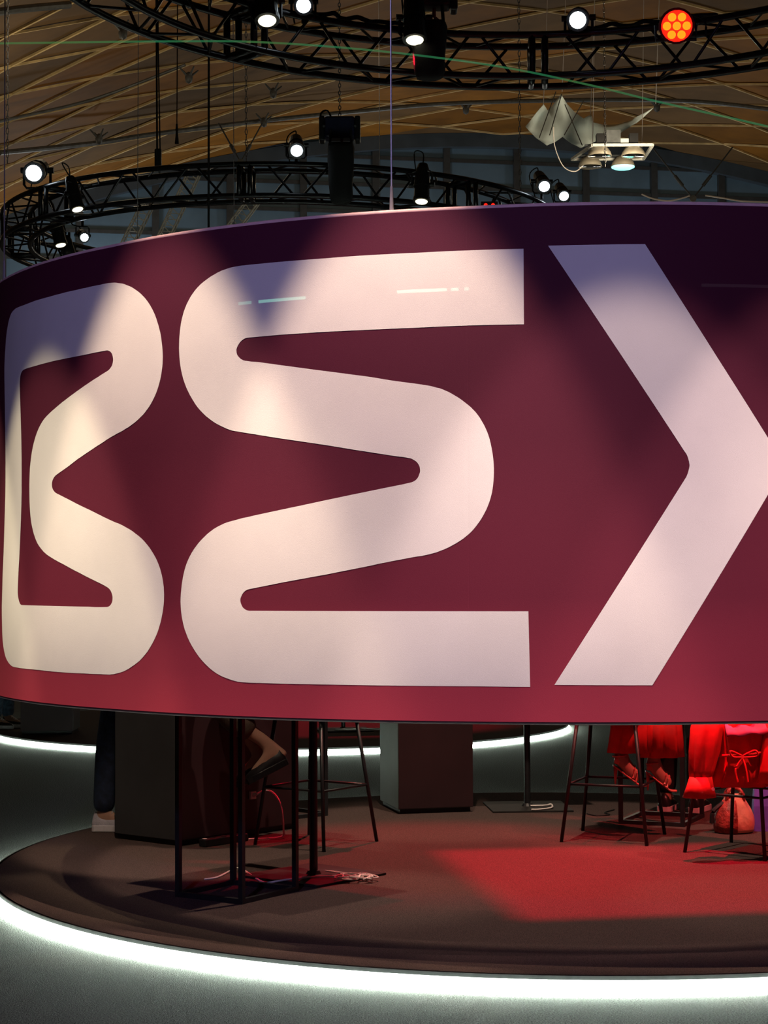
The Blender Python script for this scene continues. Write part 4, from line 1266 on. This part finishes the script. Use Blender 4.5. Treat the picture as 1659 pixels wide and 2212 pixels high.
coat = thing('coat', 'bright red belted coat with empty hanging sleeves, draped over the stool at the right', 'coat', (2.0, 10.1, 0))
pleated([(-.06, .0, .93, .11, .08), (-.07, -.05, .85, .12, .06), (-.075, -.06, .74, .125, .05), (-.078, -.06, .62, .11, .045), (-.075, -.06, .55, .135, .05), (-.075, -.06, .465, .155, .055)], 9, .15, 56, .6, 'coat_body', M['red_cloth'], coat, (True, False))
pleated([(-.26, -.08, .88, .07, .06), (-.27, -.10, .78, .085, .06), (-.285, -.11, .66, .078, .055), (-.30, -.11, .56, .062, .045), (-.305, -.11, .515, .052, .04)], 6, .15, 40, .2, 'sleeve', M['red_cloth'], coat, (True, False))
pleated([(-.305, -.11, .525, .060, .046), (-.31, -.11, .47, .072, .055), (-.315, -.115, .415, .088, .062)], 4, .04, 40, .4, 'cuff', M['red_cloth'], coat)
MB().cone((-.25, -.168, .465), (-.25, -.176, .465), .009, .009, 12).build('button', M['sole'], coat)
pleated([(.13, -.08, .90, .075, .06), (.13, -.10, .78, .09, .06), (.12, -.11, .66, .10, .06), (.115, -.115, .56, .10, .06), (.12, -.115, .49, .108, .065)], 7, .15, 44, 1.1, 'sleeve', M['red_cloth'], coat, (True, False))
MB().sweep(smooth_path([(-.20, -.10, .635), (-.14, -.125, .64), (-.08, -.13, .635), (.0, -.125, .65), (.06, -.10, .66)], 5), .008, 6).build('belt', M['red_cloth'], coat)
for s, x1, z1 in ((0, -.15, .665), (1, -.02, .668)):
    MB().sweep(smooth_path([(-.085, -.135, .637), (x1, -.15, z1), (x1 + .01, -.15, z1 - .03), (-.085, -.137, .63)], 5), .006, 6).build('bow_loop', M['red_cloth'], coat)
for x1 in (-.125, -.07):
    MB().sweep(smooth_path([(-.085, -.137, .63), (x1, -.148, .57), (x1 + .01, -.15, .50)], 5), .006, 6).build('belt_end', M['red_cloth'], coat)
scarf = thing('scarf', 'pink and violet patterned scarf lying on the red-hung stool', 'scarf', (1.97, 10.0, 0))
rows = []
for i in range(12):
    u = i / 11
    rows.append([(-.14 + .24 * u, -.05 + .10 * v / 5.0, .80 + .055 * (1 - v / 5.0) * (-1) + .05 * (v / 5.0) + .02 * u + .006 * math.sin(u * 14 + v)) for v in range(6)])
b = MB()
b.add([p_ for r_ in rows for p_ in r_], [(i * 6 + k, i * 6 + k + 1, (i + 1) * 6 + k + 1, (i + 1) * 6 + k) for i in range(11) for k in range(5)])
o = b.build('cloth', M['pink_cloth'], scarf, True)
md = o.modifiers.new('thickness', 'SOLIDIFY')
md.thickness = .008

# ------------------------------------------------------------------ people


def skin_obj(name, nodes, edges, root, m, parent, sub=2):
    bm = bmesh.new()
    ly = bm.verts.layers.skin.verify()
    vm = {}
    for k, (p_, r_) in nodes.items():
        v = bm.verts.new(p_)
        rr = r_ if isinstance(r_, tuple) else (r_, r_)
        v[ly].radius = rr
        v[ly].use_root = (k == root)
        vm[k] = v
    for a, b in edges:
        bm.edges.new((vm[a], vm[b]))
    me = bpy.data.meshes.new(name)
    bm.to_mesh(me)
    bm.free()
    me.materials.append(m)
    o = link(name, me, parent)
    md = o.modifiers.new('skin', 'SKIN')
    md.use_smooth_shade = True
    ms = o.modifiers.new('subdivision', 'SUBSURF')
    ms.levels = sub
    ms.render_levels = sub
    return o


def L3(a, b, k):
    return tuple(Vector(a).lerp(Vector(b), k))


def person(label, base, J, trousers, top_m, shoe=None, group='people', legwear_to=.97, flare=1.0, heading=0.0):
    """J: joints in metres from the base point; x is the way the person faces, y to the left, z up"""
    t = thing('person', label, 'person', base, heading, group)
    N, E = {}, []

    def chain(keys):
        for a, b in zip(keys, keys[1:]):
            E.append((a, b))
    N['pelvis'] = (J['pelvis'], (.12, .14))
    N['waist'] = (L3(J['pelvis'], J['chest'], .45), (.11, .12))
    N['chest'] = (J['chest'], (.12, .15))
    N['neck'] = (J['neck'], .055)
    h = Vector(J['head'])
    N['jaw'] = (tuple(h + Vector((.02, 0, -.06))), .07)
    N['skull'] = (tuple(h + Vector((0, 0, .06))), .085)
    N['crown'] = (tuple(h + Vector((-.01, 0, .12))), .055)
    chain(['pelvis', 'waist', 'chest', 'neck', 'jaw', 'skull', 'crown'])
    for s in 'lr':
        N['sh' + s], N['el' + s], N['wr' + s] = (J['sh' + s], .055), (J['el' + s], .042), (J['wr' + s], .028)
        N['ua' + s] = (L3(J['sh' + s], J['el' + s], .4), .050)
        N['hip' + s] = (J['hip' + s], .092)
        N['th' + s] = (L3(J['hip' + s], J['kn' + s], .45), .080)
        N['kn' + s] = (J['kn' + s], .056)
        N['ca' + s] = (L3(J['kn' + s], J['an' + s], .35), .056)
        N['sn' + s] = (L3(J['kn' + s], J['an' + s], .75), .038)
        N['an' + s] = (J['an' + s], .036)
        N['ba' + s] = (L3(J['an' + s], J['toe' + s], .65), (.032, .040))
        N['toe' + s] = (J['toe' + s], (.018, .034))
        N['he' + s] = (J['heel' + s], .028)
        chain(['chest', 'sh' + s, 'ua' + s, 'el' + s, 'wr' + s])
        chain(['pelvis', 'hip' + s, 'th' + s, 'kn' + s, 'ca' + s, 'sn' + s, 'an' + s, 'ba' + s, 'toe' + s])
        chain(['an' + s, 'he' + s])
        w, e = Vector(J['wr' + s]), Vector(J['el' + s])
        d = (w - e).normalized()
        side = d.cross(Vector((0, 0, 1)))
        side = side.normalized() if side.length > .1 else Vector((1, 0, 0))
        pal = w + d * .06
        N['pal' + s] = (tuple(pal), (.018, .036))
        chain(['wr' + s, 'pal' + s])
        for q, ln in ((-1.5, .055), (-.5, .07), (.5, .075), (1.5, .068)):
            b0 = pal + side * (q * .018) + d * .03
            b1 = b0 + d * ln * .6 + Vector((0, 0, -.008))
            b2 = b1 + d * ln * .5 + Vector((0, 0, -.025))
            ks = ['f%s%s%d' % (s, q, i) for i in range(3)]
            for kk, pp, rr in zip(ks, (b0, b1, b2), (.010, .009, .007)):
                N[kk] = (tuple(pp), rr)
            chain(['pal' + s] + ks)
        sg = 1 if s == 'l' else -1
        tb = w + d * .03 - side * (sg * .035)
        N['tb0' + s], N['tb1' + s] = (tuple(tb), .011), (tuple(tb + d * .045 - side * (sg * .012)), .009)
        chain(['wr' + s, 'tb0' + s, 'tb1' + s])
    skin_obj('body', N, E, 'pelvis', M['skin'], t)
    # hair cap, nose, eyes
    secs = []
    for a, r_ in ((.0, .098), (.3, .100), (.7, .092), (1.1, .06), (1.45, .02)):
        secs.append([(h.x - .018 + r_ * 1.05 * math.cos(b), h.y + r_ * .92 * math.sin(b), h.z + .07 + .105 * math.sin(a)) for b in [2 * PI * i / 16 for i in range(16)]])
    MB().rings(secs).build('hair', M['hair'], t, True)
    for sg in (-1, 1):
        MB().lathe([(0, -.011), (.011, 0), (0, .011)], 10, (h.x + .088, h.y + sg * .032, h.z + .03)).build('eye', M['eye'], t, True)
        MB().lathe([(0, -.03), (.014, -.01), (.016, .02), (0, .032)], 8, (h.x - .005, h.y + sg * .088, h.z + .01)).build('ear', M['skin'], t, True)
    MB().rings([[(h.x + .085, h.y - .008, h.z + .03), (h.x + .085, h.y + .008, h.z + .03), (h.x + .092, h.y, h.z + .035)],
                [(h.x + .088, h.y - .016, h.z - .012), (h.x + .088, h.y + .016, h.z - .012), (h.x + .115, h.y, h.z - .006)]]).build('nose', M['skin'], t, True)
    MB().box((h.x + .085, h.y, h.z - .045), (.012, .045, .012)).build('mouth', M['heel_pink'], t)
    # clothes
    if trousers:
        N, E = {}, []
        N['pelvis'] = (J['pelvis'], (.165, .18))
        N['waist'] = (L3(J['pelvis'], J['chest'], .25), (.125, .14))
        chain(['pelvis', 'waist'])
        for s in 'lr':
            N['hip' + s] = (J['hip' + s], .118)
            N['th' + s] = (L3(J['hip' + s], J['kn' + s], .5), .096 * (flare + 1) / 2)
            N['kn' + s] = (J['kn' + s], .082 * flare)
            N['ca' + s] = (L3(J['kn' + s], J['an' + s], .45), .076 * flare)
            chain(['pelvis', 'hip' + s, 'th' + s, 'kn' + s, 'ca' + s])
            if legwear_to:
                N['an' + s] = (L3(J['kn' + s], J['an' + s], legwear_to), .068 * flare)
                chain(['ca' + s, 'an' + s])
        skin_obj('trousers', N, E, 'pelvis', trousers, t)
    N, E = {}, []
    N['waist'] = (L3(J['pelvis'], J['chest'], .2), (.135, .15))
    N['chest'] = (J['chest'], (.14, .17))
    N['coll'] = (L3(J['chest'], J['neck'], .7), .075)
    chain(['waist', 'chest', 'coll'])
    for s in 'lr':
        N['sh' + s] = (J['sh' + s], .07)
        N['el' + s] = (J['el' + s], .056)
        N['wr' + s] = (L3(J['el' + s], J['wr' + s], .9), .044)
        chain(['chest', 'sh' + s, 'el' + s, 'wr' + s])
    skin_obj('top', N, E, 'chest', top_m, t)
    return t


def shoe_mesh(parent, heel, toe, ankle, m_up, m_sole, w=.045, name='shoe', collar=.10):
    """a low shoe from heel to toe, opening round the ankle"""
    heel, toe, ankle = Vector(heel), Vector(toe), Vector(ankle)
    ax = (toe - heel)
    L = ax.length
    ax.normalize()
    up = (ankle - heel)
    up = (up - ax * up.dot(ax)).normalized()
    sd = ax.cross(up)
    prof = [(-.035, .55, .035), (-.02, .8, .07), (.03, .92, collar), (.25, .9, collar * .95), (.45, .95, .075), (.65, 1.08, .055), (.85, .95, .045), (.97, .6, .034), (1.02, .25, .02)]
    secs = []
    for u, ww, hh in prof:
        c = heel + ax * (u * L)
        secs.append([c + sd * (w * ww * math.cos(a)) + up * (max(0, math.sin(a)) * hh + (0 if math.sin(a) > 0 else .012 * math.sin(a))) for a in [2 * PI * i / 14 for i in range(14)]])
    o = MB().rings(secs).build(name, m_up, parent, True)
    secs = []
    for u, ww, hh in prof:
        c = heel + ax * (u * L * 1.01)
        secs.append([c + sd * (s1 * w * ww * 1.08) + up * s2 for s1, s2 in ((-1, -.022), (1, -.022), (1, .016), (-1, .016))])
    bevel(MB().rings(secs).build('sole', m_sole, o), .004)
    if m_up == m_sole:
        return o
    m = MB()
    for k in range(4):
        c = heel + ax * (L * (.36 + .08 * k)) + up * (.098 - .011 * k)
        m.sweep([c - sd * (w * .55), c + up * .008, c + sd * (w * .55)], .004, 6)
    m.build('laces', m_sole, o)
    return o


STAND = dict(pelvis=(0, 0, .93), chest=(0, 0, 1.28), neck=(.01, 0, 1.50), head=(.03, 0, 1.62),
             shl=(0, .19, 1.42), shr=(0, -.19, 1.42), ell=(.10, .24, 1.16), elr=(.10, -.24, 1.16), wrl=(.34, .16, 1.20), wrr=(.34, -.16, 1.20),
             hipl=(0, .095, .90), hipr=(0, -.095, .90), knl=(.02, .10, .50), knr=(.03, -.10, .50), anl=(-.02, .10, .09), anr=(0, -.10, .09),
             toel=(.15, .11, .03), toer=(.17, -.11, .03), heell=(-.06, .10, .035), heelr=(-.04, -.10, .035))

# standing, in jeans, beside the counter block; faces right
J = dict(STAND)
J.update(pelvis=(.14, 0, .93), chest=(.26, 0, 1.27), neck=(.29, 0, 1.49), head=(.32, 0, 1.61), shl=(.26, .19, 1.41), shr=(.26, -.19, 1.41), ell=(.36, .24, 1.24), elr=(.36, -.24, 1.24), wrl=(.58, .12, 1.27), wrr=(.58, -.12, 1.27), hipl=(.14, .095, .90), hipr=(.13, -.095, .90))
J.update(knr=(.05, -.09, .50), anr=(.02, -.09, .09), toer=(.20, -.10, .03), heelr=(-.02, -.09, .035), knl=(.10, .08, .50), anl=(.14, .08, .09), toel=(.31, .09, .03), heell=(.10, .08, .035))
t = person('person in dark blue jeans and pale sneakers standing left of the counter block', (-1.735, 11.40, ZS), J, M['denim'], M['grey_cloth'], heading=0.0)
shoe_mesh(t, (-.035, -.09, .022), (.22, -.10, .022), (.02, -.09, .1), M['sneaker'], M['sole'], .048)
shoe_mesh(t, (.085, .08, .022), (.34, .09, .022), (.14, .08, .1), M['sneaker'], M['sole'], .048)

# standing far right, behind the frame pedestal
J = dict(STAND)
t = person('person in black trousers standing behind the stools at the right', (1.93, 12.12, ZS), J, M['black_cloth'], M['black_cloth'], heading=math.radians(65))
shoe_mesh(t, (-.075, .10, .022), (.18, .11, .022), (-.02, .10, .1), M['shoe_black'], M['sole'], .046)
shoe_mesh(t, (-.055, -.10, .022), (.20, -.11, .022), (0, -.10, .1), M['shoe_black'], M['sole'], .046)

SIT = dict(pelvis=(0, 0, .90), chest=(.03, 0, 1.22), neck=(.06, 0, 1.43), head=(.09, 0, 1.55),
           shl=(.03, .18, 1.35), shr=(.03, -.18, 1.35), ell=(.20, .22, 1.14), elr=(.20, -.22, 1.14), wrl=(.42, .12, 1.18), wrr=(.42, -.12, 1.18),
           hipl=(.04, .10, .85), hipr=(.04, -.10, .85), knl=(.44, .10, .86), knr=(.44, -.10, .86), anl=(.40, .10, .46), anr=(.40, -.10, .46),
           toel=(.55, .10, .38), toer=(.55, -.10, .38), heell=(.36, .10, .40), heelr=(.36, -.10, .40))

# seated on the stool behind the table, facing left, feet tucked back
J = dict(SIT)
J.update(knl=(.56, .12, .79), anl=(.22, .10, .55), toel=(.35, .11, .41), heell=(.17, .10, .51),
         knr=(.54, -.08, .80), anr=(.31, -.06, .50), toer=(.44, -.07, .37), heelr=(.26, -.06, .46))
t = person('person in black clothes seated behind the front frame pedestal, feet tucked back', (-.40, 10.72, ZS), J, M['tan_cloth'], M['black_cloth'], legwear_to=.62, heading=PI)
shoe_mesh(t, (.165, .10, .485), (.385, .115, .375), (.22, .10, .56), M['shoe_black'], M['shoe_black'], .045)
shoe_mesh(t, (.255, -.06, .435), (.475, -.075, .335), (.31, -.06, .51), M['shoe_black'], M['shoe_black'], .045)

# seated woman in red with pink high heels
J = dict(SIT)
J.update(knr=(.15, -.16, .82), anr=(.075, -.22, .47), toer=(.185, -.24, .335), heelr=(.055, -.215, .43),
         knl=(.32, -.10, .82), anl=(.28, -.15, .42), toel=(.375, -.17, .295), heell=(.255, -.145, .385), hipr=(.0, -.10, .85), hipl=(.04, .06, .85))
t = person('person in wide red trousers and pink high heels seated on the middle right stool', (1.30, 11.12, ZS), J, None, M['red_cloth'], heading=0.0)
for s, sy, k0 in (('r', -.19, .12), ('l', -.12, .30)):
    kx_, ky_, kz_ = J['kn' + s]
    ax_, ay_, az_ = J['an' + s]
    pleated([(kx_ - .10, ky_ + .05, .90, .12, .09), (kx_ - .02, ky_ + .01, .80, .115, .085), (L3(J['kn' + s], J['an' + s], .35)[0] + .02, sy - .01, .66, .115, .08), (L3(J['kn' + s], J['an' + s], .6)[0] + .03, sy - .02, .50 if s == 'r' else .465, .125, .085)],
            7, .13, 44, .3 + k0, 'trouser_leg', M['red_cloth'], t, (True, False))
pleated([(.0, .0, 1.0, .15, .14), (.02, -.02, .90, .18, .18), (.10, -.06, .80, .20, .16)], 6, .04, 40, .3, 'trouser_seat', M['red_cloth'], t, (True, True))
for s in 'rl':
    hl, an, to = Vector(J['heel' + s]), Vector(J['an' + s]), Vector(J['toe' + s])
    sh = MB()
    sole_pts = [hl + Vector((-.018, 0, .002)), hl + Vector((.02, 0, -.028)), L3(hl, to, .45), L3(hl, to, .75), to + Vector((.0, 0, -.016)), to + Vector((.04, 0, -.020))]
    sole_pts = [Vector(p_) + Vector((0, 0, -.022 if 1 < i < 4 else -.006)) for i, p_ in enumerate(sole_pts)]
    rows = []
    for p_, w in zip(smooth_path(sole_pts, 3), [.020, .024, .026, .026, .025, .023, .022, .024, .028, .032, .035, .036, .036, .033, .026, .015]):
        rows.append([p_ + Vector((0, -w, -.006)), p_ + Vector((0, w, -.006)), p_ + Vector((0, w, .006)), p_ + Vector((0, -w, .006))])
    so = sh.rings(rows).build('high_heel_shoe', M['heel_pink'], t, True)
    MB().cone(hl + Vector((-.004, 0, -.01)), hl + Vector((-.006, 0, -.115)), .014, .005, 10).build('stiletto', M['heel_pink'], so, True)
    rows = []
    for i in range(9):
        a = PI * .45 + PI * 1.1 * i / 8
        c = hl + Vector((.022, 0, .004))
        rows.append([c + Vector((.036 * math.cos(a), .034 * math.sin(a), 0)), c + Vector((.033 * math.cos(a), .031 * math.sin(a), .055)),
                     c + Vector((.029 * math.cos(a), .027 * math.sin(a), .055)), c + Vector((.031 * math.cos(a), .029 * math.sin(a), 0))])
    MB().rings(rows).build('heel_cup', M['heel_pink'], so, True)
    for u, w in ((.62, .040), (.78, .040)):
        c = Vector(L3(an, to, u))
        MB().sweep([c + Vector((0, -w, -.03)), c + Vector((.012, -w * .7, .016)), c + Vector((.018, 0, .034)), c + Vector((.012, w * .7, .016)), c + Vector((0, w, -.03))], .007, 6).build('strap', M['heel_pink'], so)
    MB().sweep([an + Vector((.040 * math.cos(a), .040 * math.sin(a), .012 + .004 * math.cos(a))) for a in [2 * PI * i / 12 for i in range(12)]], .005, 6, True).build('ankle_strap', M['heel_pink'], so)

# far stage: block, seated person at the left edge
plinth((-3.60, 18.35), (.52, .5), math.radians(2), 1.1, 'dark block on the far stage at the left picture edge', M['plinth'])
bevel(MB().box((.26, -.002, .56), (.006, .006, 1.0)).build('panel_joint', M['plastic'], bpy.data.objects[[o.name for o in bpy.data.objects if o.name.startswith('plinth')][-1]]), .001)
J = dict(STAND)
J.update(anl=(.06, .06, .09), toel=(.23, .03, .03), heell=(.02, .06, .035), knl=(.05, .08, .50))
t = person('person in washed jeans and black shoes standing on the far stage at the left edge', (-3.97, 19.15, ZS), J, M['denim_pale'], M['black_cloth'], heading=math.radians(-15))
shoe_mesh(t, (.005, .06, .022), (.26, .03, .022), (.06, .06, .1), M['shoe_black'], M['sole'], .046)
shoe_mesh(t, (-.055, -.10, .022), (.20, -.11, .022), (0, -.10, .1), M['shoe_black'], M['sole'], .046)
